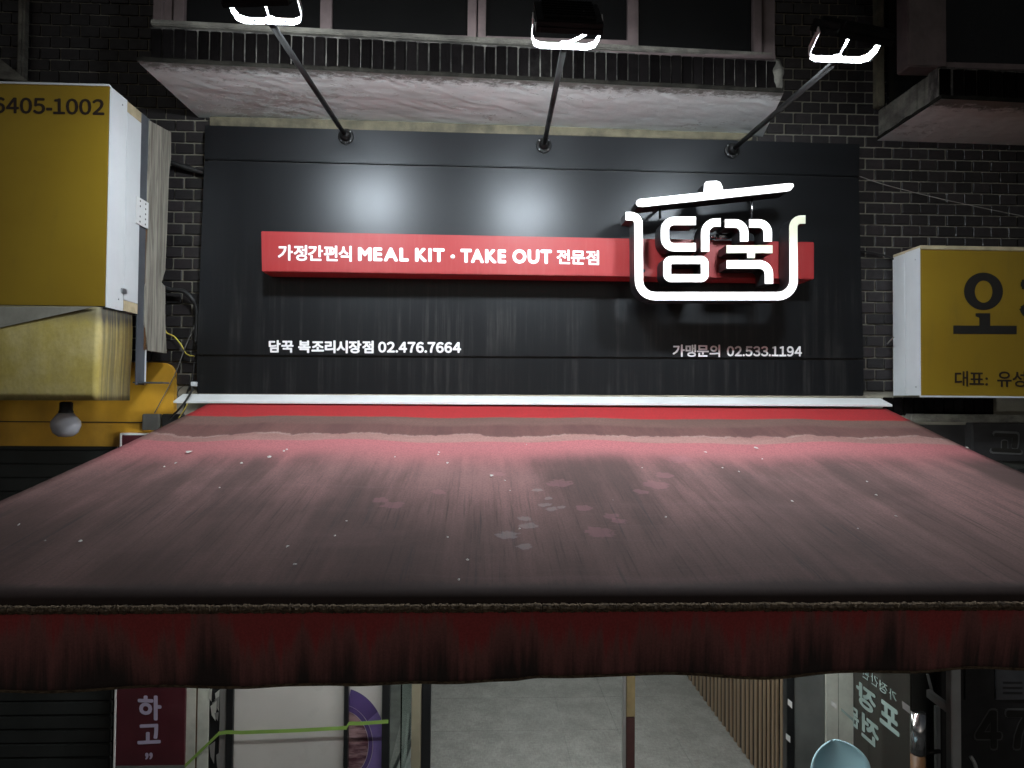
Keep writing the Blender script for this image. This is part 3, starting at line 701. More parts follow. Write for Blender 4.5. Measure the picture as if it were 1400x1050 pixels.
cov = bobj('cover', bm, 'awning', awn, smooth=True)
md = cov.modifiers.new('thick', 'SOLIDIFY'); md.thickness = .003; md.offset = -1
yf_, zf_ = prof[-1]
xl_, xr_ = lx(AYf), rx(AYf)
tube('front_tube', [(xl_, AYf + .006, cz), (xr_, AYf + .006, cz)], .030, 'steel', awn, 16)
# mossy seam cord
random.seed(3); bm = bmesh.new(); n = 1600
pts = [(xl_ + (xr_ - xl_) * i / n, yf_ - .006 + random.uniform(-.0015, .0015), zf_ - .008 + random.uniform(-.002, .002) - .010 * ((i / n) - .5) * 0) for i in range(n + 1)]
add_tube(bm, pts, [.0105 + random.uniform(-.002, .002) for _ in pts], 7)
k = NT('mossy_seam'); n_ = k.noise((60, 200, 200), 5, .7); x, y, z = k.xyz()
k.col(k.mix(k.ramp(n_, .35, .65), (.06, .040, .026), (.22, .155, .095))); k.rough(.95); k.bump(n_, 1, .004); M['moss'] = k.m
bobj('seam_cord', bm, 'moss', awn)
# valance
k = NT('valance_fabric'); x, y, z = k.xyz()
s1 = k.noise((8, 0, .7), 7, .62); s2 = k.noise((48, 0, 1.8), 6, .65, off=(3, 0, 1)); s3 = k.noise((2.0, 0, .3), 4, .55, off=(7, 0, 2)); fn = k.noise((200, 1, 200), 2)
vv = k.ramp(z, 1.81, 2.02, 1.0, .1, False)      # 0 top .. 1 hem
lev = k.math('ADD', vv, k.math('ADD', k.math('MULTIPLY', k.math('SUBTRACT', s1, .5), 2.0), k.math('ADD', k.math('MULTIPLY', k.math('SUBTRACT', s2, .5), .9), k.math('MULTIPLY', k.math('SUBTRACT', s3, .5), 1.3))))
c = k.mix(k.ramp(lev, .15, .45), (.50, .085, .085), (.36, .14, .13)); c = k.mix(k.ramp(lev, .32, 1.0), c, (.064, .048, .045))
c = k.mix(k.ramp(fn, .3, .7, 0, .2), c, (.03, .02, .02))
k.col(c); k.rough(.85); k.b.inputs['Specular IOR Level'].default_value = .2; k.bump(k.noise((7, 1, 2), 4), .3, .02); M['valance'] = k.m
hem = [(-400, 948), (0, 946), (120, 948), (250, 945), (330, 944), (400, 941), (470, 939), (560, 933), (640, 937), (700, 936), (740, 931), (860, 928), (940, 926), (1050, 927), (1150, 923), (1250, 923), (1330, 919), (1400, 921), (1900, 918)]
def hem_z(xx):
    px = 700 + 1 * 0
    # sighted hem height at the valance plane, interpolated along x
    prev = None
    for (a, b) in hem:
        p = onY(a, b, yf_)
        if prev and prev.x <= xx <= p.x:
            t = (xx - prev.x) / (p.x - prev.x); t = t * t * (3 - 2 * t); return prev.z + (p.z - prev.z) * t
        prev = p
    return prev.z
bm = bmesh.new(); NX, NZ = 220, 10; gg = []
for i in range(NX + 1):
    xx = xl_ + (xr_ - xl_) * i / NX; hz = hem_z(xx); row = []
    for j in range(NZ + 1):
        t = j / NZ; row.append(bm.verts.new((xx, yf_ - .004 + t * (.012 * math.sin(xx * 6.3) + .008 * math.sin(xx * 14 + 1) + .016), zf_ - .012 + (hz - zf_ + .012) * t)))
    gg.append(row)
for i in range(NX):
    for j in range(NZ): bm.faces.new((gg[i][j], gg[i + 1][j], gg[i + 1][j + 1], gg[i][j + 1]))
va = bobj('valance', bm, 'valance', awn, smooth=True); md = va.modifiers.new('thick', 'SOLIDIFY'); md.thickness = .003
bm = bmesh.new(); add_tube(bm, [gg_ for gg_ in [(xl_ + (xr_ - xl_) * i / 220, yf_ - .004 + (.012 * math.sin((xl_ + (xr_ - xl_) * i / 220) * 6.3) + .008 * math.sin((xl_ + (xr_ - xl_) * i / 220) * 14 + 1) + .016), hem_z(xl_ + (xr_ - xl_) * i / 220) + .003) for i in range(221)]], .004, 6)
bobj('hem', bm, 'moss', awn)
# white flashing the cloth hangs from
k1, k2 = onY(250, 538.5, -.004), onY(1204, 544.5, -.004); f1, f2 = onY(236.5, 548.2, -.13), onY(1220.5, 553.2, -.13)
dz = Vector((0, 0, .0125))
hexa('head_rail', [k1, k2, f2, f1], [k1 - dz * 2.2, k2 - dz * 2.2, f2 - dz, f1 - dz], 'white_steel', awn, .002)
tube('roller', [(l0.x + .02, -.055, 2.468), (r0.x - .02, -.055, 2.478)], .030, 'steel', awn, 14)
for s, fx in ((1, .25), (-1, .75)):
    xa = l0.x + (r0.x - l0.x) * fx; e = xa + .45 * s
    tube('folding_arm', [(xa, -.05, 2.40), (e, -1.2, 2.19), (xa - .1 * s, AYf + .05, 1.985)], .018, 'white_steel', awn, 8)
# dry flecks lying on the cloth
random.seed(11); bm = bmesh.new()
def sag(y): return .016 * math.sin(math.pi * (y + .09) / (AYf + .09))
fl = [(258, 613, 9), (240, 628, 4), (225, 633, 3), (368, 620, 6), (330, 628, 5), (388, 612, 5), (392, 610, 4), (600, 614, 4), (612, 628, 5), (599, 617, 3), (672, 645, 6), (690, 652, 3), (697, 666, 3), (842, 624, 5), (878, 635, 3), (720, 604, 2), (1033, 608, 7), (965, 614, 5), (988, 635, 3), (1042, 623, 3), (1186, 654, 4), (1198, 672, 5), (1322, 608, 4), (1225, 702, 4), (1173, 720, 3), (1083, 681, 4), (26, 714, 5), (110, 737, 5), (62, 737, 3), (393, 745, 5), (403, 771, 6), (474, 709, 4), (458, 730, 6), (537, 715, 8), (612, 732, 4), (639, 764, 5), (627, 793, 6), (711, 720, 4), (838, 680, 3), (910, 703, 4), (1010, 640, 3), (300, 662, 3), (540, 620, 3), (470, 640, 3)]
for px, py, s in fl:
    p = on_aw(px, py); m = 5 + int(s > 4); sz = s * .0011 * (4.15 + p.y) * .45
    th = random.random() * 6.28; vs = []
    for i in range(m):
        a = th + i * 6.283 / m; q_ = sz * random.uniform(.45, 1.25)
        vs.append(bm.verts.new((p.x + q_ * math.cos(a), p.y + q_ * 1.5 * math.sin(a), aw_z(p.y + q_ * 1.5 * math.sin(a)) + random.uniform(.0005, .003) - sag(p.y))))
    top = bm.verts.new((p.x, p.y, aw_z(p.y) + .005 - sag(p.y))); 
    for i in range(m): bm.faces.new((vs[i], vs[(i + 1) % m], top))
M['fleck'] = simple('dry_fleck', (.42, .40, .37), .8, var=.4, scale=30)
tag(bobj('dry_flecks', bm, 'fleck'), 'pale dry flecks scattered over the awning cloth', 'debris', kind='stuff')

# ------------------------------------------------------------------ left neighbour: yellow sign cabinet, tarp, boards
XL = -1.815
ls = root('sign_cabinet'); tag(ls, 'yellow sign cabinet with white side and a phone number, hung high at left', 'sign')
fT, fB, bB = onX(155.7, 123.4, XL), onX(138.6, 418, XL), onX(183, 428, XL)
yf0, yb0, z1, z0 = -.672, -.36, 4.05, 2.985
box('face_panel', -4.4, XL - .003, yf0 - .002, yf0 + .012, z0, z1, 'yellow_face', ls, .001)
box('cabinet', -4.4, XL - .002, yf0 + .014, yb0, z0 + .002, z1 - .002, 'white_box', ls, .003)
ym = yf0 + .165
box('side_panel', XL - .0015, XL + .003, yf0 + .001, ym - .002, z0 - .004, z1 + .003, 'white_box', ls, .001)
box('side_panel', XL - .0015, XL + .003, ym + .002, yb0, z0 + .055, z1 - .055, 'white_box', ls, .001)
box('ply_strip', XL - .0015, XL + .002, ym + .002, yb0, z0, z0 + .053, 'plywood', ls); box('ply_strip', XL - .0015, XL + .002, ym + .002, yb0, z1 - .053, z1, 'plywood', ls)
box('trim', -4.4, XL - .001, yf0 - .006, yf0 + .014, z1 + .0005, z1 + .010, 'white_box', ls); box('trim', -4.4, XL - .001, yf0 - .006, yf0 + .014, z0 - .012, z0 - .0005, 'rubber', ls)
for yy, zz in ((ym - .05, z1 - .04), (ym - .05, z0 + .05)): lathe('screw', [(.005, 0), (.005, .003)], (XL + .003, yy, zz), (1, 0, 0), 'steel', ls, 8)
box('catch', XL + .002, XL + .010, ym - .03, ym + .02, z0 + .085, z0 + .110, 'steel', ls, .001)
o = onY(-9, 155, yf0 - .002); 
lettering('lettering', '6405-1002', o, onY(143, 158, yf0 - .002) - o, onY(-9, 132.5, yf0 - .002) - o, (0, -1, 0), 'brown_text', ls, .028, .10)
# perforated bracket
br = root('perforated_bracket'); tag(br, 'small galvanised perforated bracket screwed to side of left yellow sign', 'bracket')
bz0, bz1 = onX(194, 310, XL).z, onX(194, 273, XL).z; by0, by1 = onX(184.5, 290, XL).y, onX(201, 290, XL).y
box('plate', XL + .0035, XL + .009, by0, by1, bz0, bz1, 'white_steel', br, .002)
for i in range(5):
    for j in range(2):
        if (i, j) == (2, 0): continue
        lathe('hole', [(.0055, 0), (.0055, .0006)], (XL + .0091, by0 + (by1 - by0) * (.28 + .45 * j), bz0 + (bz1 - bz0) * (.12 + .19 * i)), (1, 0, 0), 'black_return', br, 10)
# steel angle post
po = root('angle_post'); tag(po, 'grey blue steel angle post with short foot beside the weathered plank', 'post')
box('flange', XL - .006, XL - .001, yb0 + .003, -.262, 2.615, 4.055, 'grey_paint', po, .001)
box('edge', XL - .05, XL + .004, -.262, -.256, 2.615, 4.03, 'white_steel', po)
pf = onY(185, 521, -.31); box('foot', pf.x, onY(226, 523, -.31).x, -.34, -.26, pf.z - .012, pf.z - .004, 'grey_paint', po, .001)
# plank
pl = root('plank'); tag(pl, 'weathered grey upright plank between the left yellow sign and the brick strip', 'plank')
bm = bmesh.new(); cols_ = []
edge_r = [(205, 165), (234, 181), (234, 215), (231, 240), (229, 300), (226, 370), (221, 386), (226, 392), (226, 440), (228, 483)]
edge_l = [(205, 165), (205, 181), (204, 215), (203, 240), (202, 300), (200, 370), (200, 386), (199, 392), (198, 440), (202, 479)]
X2 = XL + .006
for (a, b), (c_, d_) in zip(edge_l, edge_r):
    p = onX(a, b, X2); q_ = onX(c_, d_, X2); cols_.append([bm.verts.new(p), bm.verts.new(q_), bm.verts.new(q_ - Vector((.022, 0, 0))), bm.verts.new(p - Vector((.022, 0, 0)))])
for i in range(len(cols_) - 1):
    for j in range(4): bm.faces.new((cols_[i][j], cols_[i][(j + 1) % 4], cols_[i + 1][(j + 1) % 4], cols_[i + 1][j]))
bm.faces.new(cols_[0]); bm.faces.new(cols_[-1][::-1])
bobj('board', bm, 'plank', pl)
p = onX(200, 390, XL + .002); box('bark_edge', XL - .02, XL + .004, p.y - .012, p.y + .03, 2.80, 3.55, 'brown_wood', pl, .003)
# tarp box
tp = root('tarp_awning'); tag(tp, 'soiled yellow tarpaulin awning below the left yellow sign', 'awning')
bm = bmesh.new(); prof2 = [(-4.4, -.71)]
for i in range(9):
    a = i / 8 * math.pi / 2; prof2.append((XL - .03 + .022 * math.sin(a), -.688 - .022 * math.cos(a)))
prof2.append((XL - .012, -.385)); rows = []
for j in range(13):
    t = j / 12; zz = 2.978 - t * (2.978 - 2.532); row = []
    for i, (xx, yy) in enumerate(prof2):
        bz = zz - (.012 * (xx - XL) / -2.5 if j else 0)
        row.append(bm.verts.new((xx + .004 * math.sin(t * 5), yy - .012 * math.sin(t * math.pi) * (1 if i < 9 else .2), bz)))
    rows.append(row)
for j in range(12):
    for i in range(len(prof2) - 1): bm.faces.new((rows[j][i], rows[j][i + 1], rows[j + 1][i + 1], rows[j + 1][i]))
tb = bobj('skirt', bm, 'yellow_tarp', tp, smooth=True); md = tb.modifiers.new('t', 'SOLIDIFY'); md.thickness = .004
q = [onY(-120, 480, -.724), onY(0, 448, -.724), onY(128, 419.5, -.724), onY(-120, 419.5, -.724)]
hexa('overlap_flap', q, [p + Vector((0, .006, 0)) for p in q], 'grey_tarp', tp)
box('top_board', -4.4, XL - .03, -.66, -.36, 2.93, 2.972, 'plywood', tp)
# bulb
bu = root('light_bulb'); tag(bu, 'unlit frosted reflector bulb in a black holder under the tarp awning', 'bulb')
bc = onY(90, 578, -.55); s_ = (4.149 - .55) / F
lathe('glass', [(.001, -19 * s_), (9 * s_, -18 * s_), (15 * s_, -13 * s_), (18 * s_, -4 * s_), (17.5 * s_, 2 * s_), (13 * s_, 8 * s_), (9 * s_, 13 * s_)], bc, (0, 0, 1), 'bulb', bu)
lathe('holder', [(8.5 * s_, 11 * s_), (9 * s_, 15 * s_), (8 * s_, 17 * s_), (8 * s_, 26 * s_), (6 * s_, 28 * s_)], bc, (0, 0, 1), 'rubber', bu)
tube('cord', [bc + Vector((0, 0, 27 * s_)), bc + Vector((.004, 0, 32 * s_)), Vector((bc.x, bc.y, 2.60))], .003, 'cable_yellow', bu, 6)
# amber fascia board with rounded corner
fb = onY(239, 496, .07); fb0 = onY(100, 610, .07).z
pts = [(-6, fb0), (fb.x, fb0)] + [(fb.x - .075 + .075 * math.cos(a), fb.z - .075 + .075 * math.sin(a)) for a in [i * math.pi / 16 for i in range(9)]] + [(-6, fb.z)]
ab = root('fascia_board'); tag(ab, 'amber fascia board with a rounded corner behind the tarp awning', 'board')
prism_y('board', pts, .062, WY + .008, 'yellow_board', ab, .002)
zj = onY(100, 577, .06).z; box('joint_strip', -6, fb.x - .03, .058, .0615, zj - .003, zj + .003, 'rubber', ab)
# junction boxes and wires by the awning end
jb = root('junction_box'); tag(jb, 'grey junction box beside the left end of the white awning rail', 'box')
p, q_ = onY(196, 588, .02), onY(219, 566, .02); box('case', p.x, q_.x, .0, .055, p.z, q_.z, 'box_grey', jb, .004); p = onY(222, 585, .02); q_ = onY(250, 566, .02)
box('cover', p.x, q_.x, .01, .055, p.z, q_.z, 'rubber', jb, .004)
p = onY(265, 525, -.02); o = box('cable_clip', p.x - .014, p.x + .014, -.03, -.002, p.z - .013, p.z + .013, 'white_box', None, .002); tag(o, 'small white cable clip at lower left corner of black sign', 'clip')
def wire(name, pts, r, mat, label, y=None):
    P_ = [onY(a, b, c) for a, b, c in pts]; o = tube(name, spline(P_, 8), r, mat, None, 8); tag(o, label, 'cable'); return o
wire('hose', [(222, 218, .05), (245, 226, .05), (280, 237, .07)], .016, 'rubber', 'thick black hose running from the plank top to the sign edge')
wire('hose', [(218, 390, .03), (232, 396, .03), (250, 398, .03), (262, 408, .03), (269, 425, .05), (268, 470, .05)], .013, 'rubber', 'black hose bent down along the lower left sign edge')
wire('wire', [(270, 437, .05), (255, 470, .04), (240, 510, .03), (222, 545, .02), (211, 565, .02)], .003, 'box_grey', 'thin straight wire crossing the amber board')
wire('wire', [(224, 445, .06), (228, 455, .06), (238, 460, .06), (248, 472, .05), (255, 484, .05), (266, 487, .05)], .004, 'cable_yellow', 'yellow wire looped over the bricks by the sign edge')
wire('cord', [(264, 530, .0), (256, 545, -.15), (246, 558, -.15), (238, 566, -.10), (232, 572, -.02)], .006, 'rubber', 'dark cord hanging over the left end of white rail')
wire('cord', [(266, 495, .03), (262, 520, .03), (255, 540, .03), (252, 560, .02), (245, 572, .01)], .006, 'rubber', 'dark cord running down beside the sign corner')
wire('wire', [(255, 525, .04), (245, 532, .04), (243, 541, .04), (250, 548, .03)], .0025, 'rubber', 'small black wire loop beside white rail end')
wire('wire', [(258, 548, -.02), (252, 560, -.02), (244, 572, -.01)], .0035, 'cable_yellow', 'short yellow wire dangling under white rail end')
wire('wire', [(1175, 241, .06), (1215, 254, .06), (1300, 275, .05), (1420, 300, .04)], .0026, 'cable_grey', 'thin grey wire slanting across the right brick wall')
wire('wire', [(1175, 343, .07), (1195, 346, .07), (1212, 350, .06), (1225, 356, .09)], .006, 'rubber', 'black wire entering the right yellow sign')

# ------------------------------------------------------------------ right neighbour sign
rs = root('sign_cabinet'); tag(rs, 'yellow sign cabinet with white side and large black letters, at right', 'sign')
XR = 2.508; yf1, yb1 = -.184, .085; z1, z0 = 3.447, 2.596; ym = -.04
box('face_panel', XR + .003, 4.8, yf1 - .002, yf1 + .012, z0, z1 - .012, 'yellow_face', rs, .001)
box('cabinet', XR + .002, 4.8, yf1 + .014, yb1, z0 + .002, z1 - .012, 'white_box', rs, .003)
box('side_panel', XR - .003, XR + .0015, yf1, ym - .002, z0, z1, 'white_box', rs, .001); box('side_panel', XR - .003, XR + .0015, ym + .002, yb1, z0, z1 - .004, 'white_box', rs, .001)
box('ply_top', XR - .002, 4.8, yf1 - .008, yb1, z1 - .011, z1 + .012, 'plywood', rs, .002); box('trim', XR, 4.8, yf1 - .008, yf1 + .012, z0 - .010, z0 - .0005, 'white_box', rs)
for zz in (z1 - .06, z0 + .05): lathe('screw', [(.005, 0), (.005, .003)], (XR - .003, yf1 + .04, zz), (-1, 0, 0), 'steel', rs, 8)
RY = yf1 - .0035
def flat(name, px, y, mat, parent):
    bm = bmesh.new(); bm.faces.new([bm.verts.new(onY(a, b, y)) for a, b in px]); bmesh.ops.triangulate(bm, faces=bm.faces[:]); return bobj(name, bm, mat, parent)
bm = bmesh.new(); A = []; B = []
for i in range(40):
    a = 2 * math.pi * i / 40
    A.append(bm.verts.new(onY(1344.6 + 26.7 * math.cos(a), 398.3 + 25.7 * math.sin(a), RY))); B.append(bm.verts.new(onY(1344.7 + 12 * math.cos(a), 398.7 + 15.1 * math.sin(a), RY)))
for i in range(40): bm.faces.new((A[i], A[(i + 1) % 40], B[(i + 1) % 40], B[i]))
bobj('lettering', bm, 'black_text', rs)
flat('lettering', [(1303.3, 456.5), (1303.3, 445), (1390, 445.4), (1390, 457)], RY, 'black_text', rs)
flat('lettering', [(1338.8, 446), (1338.8, 428.3), (1353.8, 428.3), (1353.8, 446)], RY - .0003, 'black_text', rs)
flat('lettering', [(1333.7, 432.6), (1333.7, 428.3), (1339, 428.3), (1339, 434.5)], RY - .0006, 'black_text', rs)
text_Y('징', (1393, 470), (1475, 473), (1393, 374), RY + .0012, 'black_text', rs, .05)
text_Y('대표:', (1305, 528.3), (1350.5, 528.8), (1305, 507), RY + .0012, 'brown_text', rs, .018, .10)
text_Y('유성', (1363, 529), (1402, 529.3), (1363, 507), RY + .0012, 'brown_text', rs, .018, .08)
wire('wire', [(1213, 470, .06), (1219, 464, .02), (1222, 461, .0)], .004, 'cable_grey', 'frayed wire stub at the side of right yellow sign')
# dark fascia sign under it
ds = root('fascia_sign'); tag(ds, 'dark unlit fascia sign with an outlined letter under the right yellow sign', 'sign')
p = onY(1330, 578, .05); box('board', p.x, 5.2, .05, WY + .10, 2.20, p.z, 'dark_board', ds, .004); p2 = onY(1265, 566, .06)
box('cornice', p2.x - .1, 5.2, .03, WY + .2, p.z + .004, p2.z, 'concrete', ds, .004)
o = onY(1352, 620, .048); text_Y('고', (1352.5, 620), (1398.5, 622), (1352.5, 588.5), .049, 'outline', ds, .065); text_Y('고', (1355, 617.5), (1396, 619.5), (1355, 591.5), .046, 'black_text', ds, .045)

# ------------------------------------------------------------------ shop interior (floor, walls) seen under the valance
room = box('shop_floor', -3.2, 3.6, WY + .02, 6.2, -.12, .012, 'grout'); tag(room, kind='structure')
tm = None
for ix in range(8):
    for iy in range(9):
        x0 = -.62 + ix * .42; y0 = .14 + iy * .6
        if x0 > 2.0: continue
        if tm is None:
            o = box('tile', -.2093, .2093, -.2993, .2993, -.004, .006, 'floor', room, .0012); tm = o.data
        else: o = bpy.data.objects.new('tile', tm); COL.objects.link(o); o.parent = room
        o.location = (x0 + .21, y0 + .3, .0125 + random.uniform(0, .0004))
rc = box('shop_ceiling', -3.2, 3.6, WY + .05, 6.2, 2.36, 2.42, 'wall_white'); tag(rc, kind='structure')
lb_ = box('ceiling_edge_mask', -6, 5.2, WY + .022, WY + .048, 2.28, 2.485, 'dark_board'); tag(lb_, kind='structure')  # dark strip added to hide the ceiling edge lit by the tube
rb = box('back_wall', -3.2, 3.6, 6.2, 6.3, -.1, 2.42, 'wall_white'); tag(rb, kind='structure')
for s, x in (('left', -3.2), ('right', 3.6)):
    o = box('shop_wall_' + s, x - .1, x, WY + .05, 6.2, -.1, 2.42, 'wall_grey'); tag(o, kind='structure')
# ceiling lamps of the lit shop, plus one added to backlight the frosted window
k = NT('shop_lamp_diffuser'); k.set(k.b.inputs['Emission Color'], (.93, 1.0, .96, 1)); k.b.inputs['Emission Strength'].default_value = 15; M['shop_lamp'] = k.m
k = NT('added_backlight_diffuser'); k.set(k.b.inputs['Emission Color'], (1, .98, .95, 1)); k.b.inputs['Emission Strength'].default_value = 30; M['added_backlight'] = k.m
for (x, y, lab) in ((.6, 1.1, 'flat white ceiling lamp of the shop nearest the entrance'), (.6, 3.2, 'flat white ceiling lamp at the back of the shop'), (-1.75, 1.0, 'unseen ceiling lamp added to backlight the frosted shop window')):
    cl = root('ceiling_lamp'); tag(cl, lab, 'ceiling lamp', 'shop ceiling lamps'); box('frame', x - .62, x + .62, y - .17, y + .17, 2.325, 2.359, 'white_steel', cl, .004); box('diffuser', x - .60, x + .60, y - .15, y + .15, 2.319, 2.3245, 'shop_lamp' if x > 0 else 'added_backlight', cl)
k = NT('fill_tube_diffuser'); k.set(k.b.inputs['Emission Color'], (.95, 1.0, .98, 1)); k.b.inputs['Emission Strength'].default_value = 210.0; M['fill_tube_lamp'] = k.m  # unseen fill tube, added under the awning to brighten shopfront and chair
tl_ = root('fill_tube_lamp'); tag(tl_, 'unseen tube lamp added under the awning to light the shopfront', 'lamp')
box('housing', -1.2, 2.0, -.63, -.57, 2.330, 2.362, 'white_steel', tl_, .003); tube('tube', [(-1.18, -.60, 2.314), (1.98, -.60, 2.314)], .014, 'fill_tube_lamp', tl_, 12)
# slat wall, right side of the passage
sw = root('slat_wall'); tag(sw, 'oak slat wall on a black backing inside the shop', 'wall')
XS = 1.90
box('backing', XS + .010, XS + .08, .72, 3.6, .0, 2.36, 'backing', sw)
sx = [1068, 1061.5, 1056, 1050, 1044.2, 1038.5, 1032.5, 1026.5, 1021, 1015.2, 1009, 1004, 998.8, 993.3, 988, 983, 978, 973, 967.8, 962.6, 957.4, 952.2, 947, 942]
ys_ = [onX(a, 930, XS).y for a in sx]
for i, yy in enumerate(ys_):
    w_ = .5 * abs((ys_[min(i + 1, len(ys_) - 1)] - ys_[max(i - 1, 0)]) / (2 if 0 < i < len(ys_) - 1 else 1))
    box('slat', XS, XS + .0095, yy - w_ * .5, yy + w_ * .5, .012, 2.36, 'slat', sw, .002)
yy = ys_[-1]
while yy < 3.4:
    yy += .16; box('slat', XS, XS + .0095, yy - .04, yy + .04, .012, 2.36, 'slat', sw, .002)
# left glass partition
gw = root('glass_partition'); tag(gw, 'glass side door in beige and black frame left of the entrance', 'door')
XG = -.47
pa = onY(563, 960, .10)
box('door_post', pa.x, onY(576, 960, .10).x, .085, .145, .012, 2.36, 'beige_frame', gw, .004)
box('door_post', onY(576.5, 960, .11).x, onY(589, 960, .11).x, .10, .16, .012, 2.36, 'black_frame', gw, .003)
box('bottom_rail', XG - .03, XG + .03, .16, 2.3, .012, .09, 'black_frame', gw, .003); box('pane', XG - .004, XG + .004, .165, 2.3, .09, 2.36, 'glass', gw); box('end_post', XG - .03, XG + .03, 2.3, 2.36, .012, 2.36, 'black_frame', gw, .003)
a, b = onY(533, 960, .115), onY(562, 960, .115); box('pane', a.x, b.x, .112, .118, .3, 2.36, 'glass', gw)
# low rail seen through the pane
rl = root('floor_rail'); tag(rl, 'dark grooved rail running into the shop behind the side pane', 'rail')
for i in range(4):
    o0 = onZ(536 + i * 5, 1052, .25); o1 = onZ(570 + i * 2.5, 975, .25)
    hexa('groove', [o0, o0 + Vector((.02, 0, 0)), o1 + Vector((.02, 0, 0)), o1], [p - Vector((0, 0, .24)) for p in (o0, o0 + Vector((.02, 0, 0)), o1 + Vector((.02, 0, 0)), o1)], 'black_frame' if i % 2 == 0 else 'alu', rl, .002)
# entrance post
ep = root('entrance_post'); tag(ep, 'thin entrance post, tan above and dark maroon below, by the shop door', 'post')
a, b = onY(851.5, 980, .10), onY(855.5, 980, .10); box('edge', a.x, b.x, .09, .13, .012, 2.36, 'alu', ep, .001)
a, b = onY(856, 980, .10), onY(868, 980, .10); zc = onY(860, 980, .10).z
box('upper_piece', a.x, b.x, .095, .14, zc + .001, 2.36, 'tan_wood', ep, .002); box('lower_piece', a.x, b.x, .098, .14, .012, zc - .001, 'maroon_wood', ep, .002)

# ------------------------------------------------------------------ shopfront left of the entrance
SY = .08
def fb_(name, px0, px1, mat, parent, y=SY, d=.04, z0=.0, z1=2.36, bev=.002):
    a, b = onY(px0, 990, y), onY(px1, 990, y); return box(name, a.x, b.x, y, y + d, z0, z1, mat, parent, bev)
ms = root('vertical_sign'); tag(ms, 'tall maroon sign with white edge and pale letters, left of the shop', 'sign')
zt_ = onY(165, 592, .03).z
fb_('face', 158.5, 252.5, 'maroon', ms, .03, .05, .3, zt_ - .012); fb_('edge', 155.5, 158.2, 'white_steel', ms, .026, .055, .3, zt_); 
a, b = onY(158.4, 990, .03), onY(252.5, 990, .03); box('edge', a.x, b.x, .026, .08, zt_ - .0115, zt_, 'white_steel', ms)
text_Y('하', (188.5, 984), (221, 985), (188.5, 950), .03, 'lilac_text', ms, .035); text_Y('고', (188, 1017.5), (220, 1016), (188, 990.5), .03, 'lilac_text', ms, .03); text_Y('”', (198.5, 1038.5), (209, 1038), (198.5, 1029), .03, 'lilac_text', ms, .03)
p = onY(158, 1048, .024); box('lower_band', p.x, onY(252, 1046, .024).x, .0265, .0299, .3, p.z, 'wall_grey', ms)
wf = root('shop_window'); tag(wf, 'black framed shop window with frosted panel and torn paper strip', 'window')
fb_('paper_strip', 253.5, 267, 'paper', wf, .05); fb_('gap_strip', 267.2, 269.3, 'brown_wood', wf, .055); fb_('paper_strip', 269.5, 285, 'paper', wf, .052)
fb_('frame', 285.4, 299.5, 'black_frame', wf, .06); fb_('frame', 299.8, 308.5, 'alu', wf, .055); fb_('frame', 308.8, 318, 'black_frame', wf, .045)
fb_('frosted_panel', 318.4, 469.6, 'frost', wf, .07, .02); fb_('frame', 470, 475.5, 'black_frame', wf, .045); fb_('pane', 476, 521.5, 'frost', wf, .09, .01); fb_('frame', 522, 532.5, 'black_frame', wf, .045)
random.seed(5)
for i in range(9):   # torn clear film tatters
    x_, y_ = random.uniform(270, 296), random.uniform(945, 1045); w_, h_ = random.uniform(4, 9), random.uniform(8, 26)
    flat('torn_film', [(x_, y_), (x_ + w_, y_ - random.uniform(0, 8)), (x_ + w_ * .8, y_ + h_), (x_ + w_ * .2, y_ + h_ * .6)], .0485 - i * .0004, 'paper' if i % 2 else 'alu', wf)
# round purple poster behind the pane
rp = root('round_poster'); tag(rp, 'round purple ringed poster stuck in the narrow window pane', 'poster')
def arc(name, cx, cy, r0, r1, a0, a1, y, mat):
    bm = bmesh.new(); n = 28; A = []; B = []
    for i in range(n + 1):
        a = a0 + (a1 - a0) * i / n; A.append(bm.verts.new(onY(cx + r0 * math.cos(a), cy + r0 * 1.25 * math.sin(a), y))); B.append(bm.verts.new(onY(cx + r1 * math.cos(a), cy + r1 * 1.25 * math.sin(a), y)))
    for i in range(n): bm.faces.new((A[i], A[i + 1], B[i + 1], B[i]))
    return bobj(name, bm, mat, rp)
cx, cy = 466, 1018
arc('ring', cx, cy, 44, 62, -.62, .9, .0885, 'purple'); arc('ring', cx, cy, 44, 62, -1.35, -.62, .0883, 'purple_dark'); arc('rim', cx, cy, 38, 43.5, -1.35, .9, .0881, 'purple_dark'); arc('picture', cx, cy, 2, 37.5, -1.4, 1.2, .0879, 'poster')
# green tape
gt = root('masking_tape'); tag(gt, 'lime green tape stretched across the black framed shop window', 'tape')
def tape(pts, y, w=2.5):
    bm = bmesh.new(); A = []; B = []
    for i, (a, b) in enumerate(pts): A.append(bm.verts.new(onY(a, b - w, y))); B.append(bm.verts.new(onY(a, b + w, y)))
    for i in range(len(pts) - 1): bm.faces.new((A[i], A[i + 1], B[i + 1], B[i]))
    o = bobj('strip', bm, 'green_tape', gt); md = o.modifiers.new('t', 'SOLIDIFY'); md.thickness = .0008; return o
tape([(250, 1050), (275, 1026), (299, 1003)], .044); tape([(298, 1003), (309, 1001), (330, 1001.5), (400, 999), (474, 995)], .0435); tape([(473, 996), (477, 989), (495, 989), (528, 986.5), (531, 986.5)], .043)
# dark neighbour shutter at far left
sh = root('roller_shutter'); tag(sh, 'dark roller shutter of the shop at far left', 'shutter')
zz = .0
while zz < 2.36:
    box('slat', -6, onY(154.5, 990, .08).x - .01, .07 + random.uniform(0, .003), .10, zz, zz + .076, 'shutter', sh, .006); zz += .08

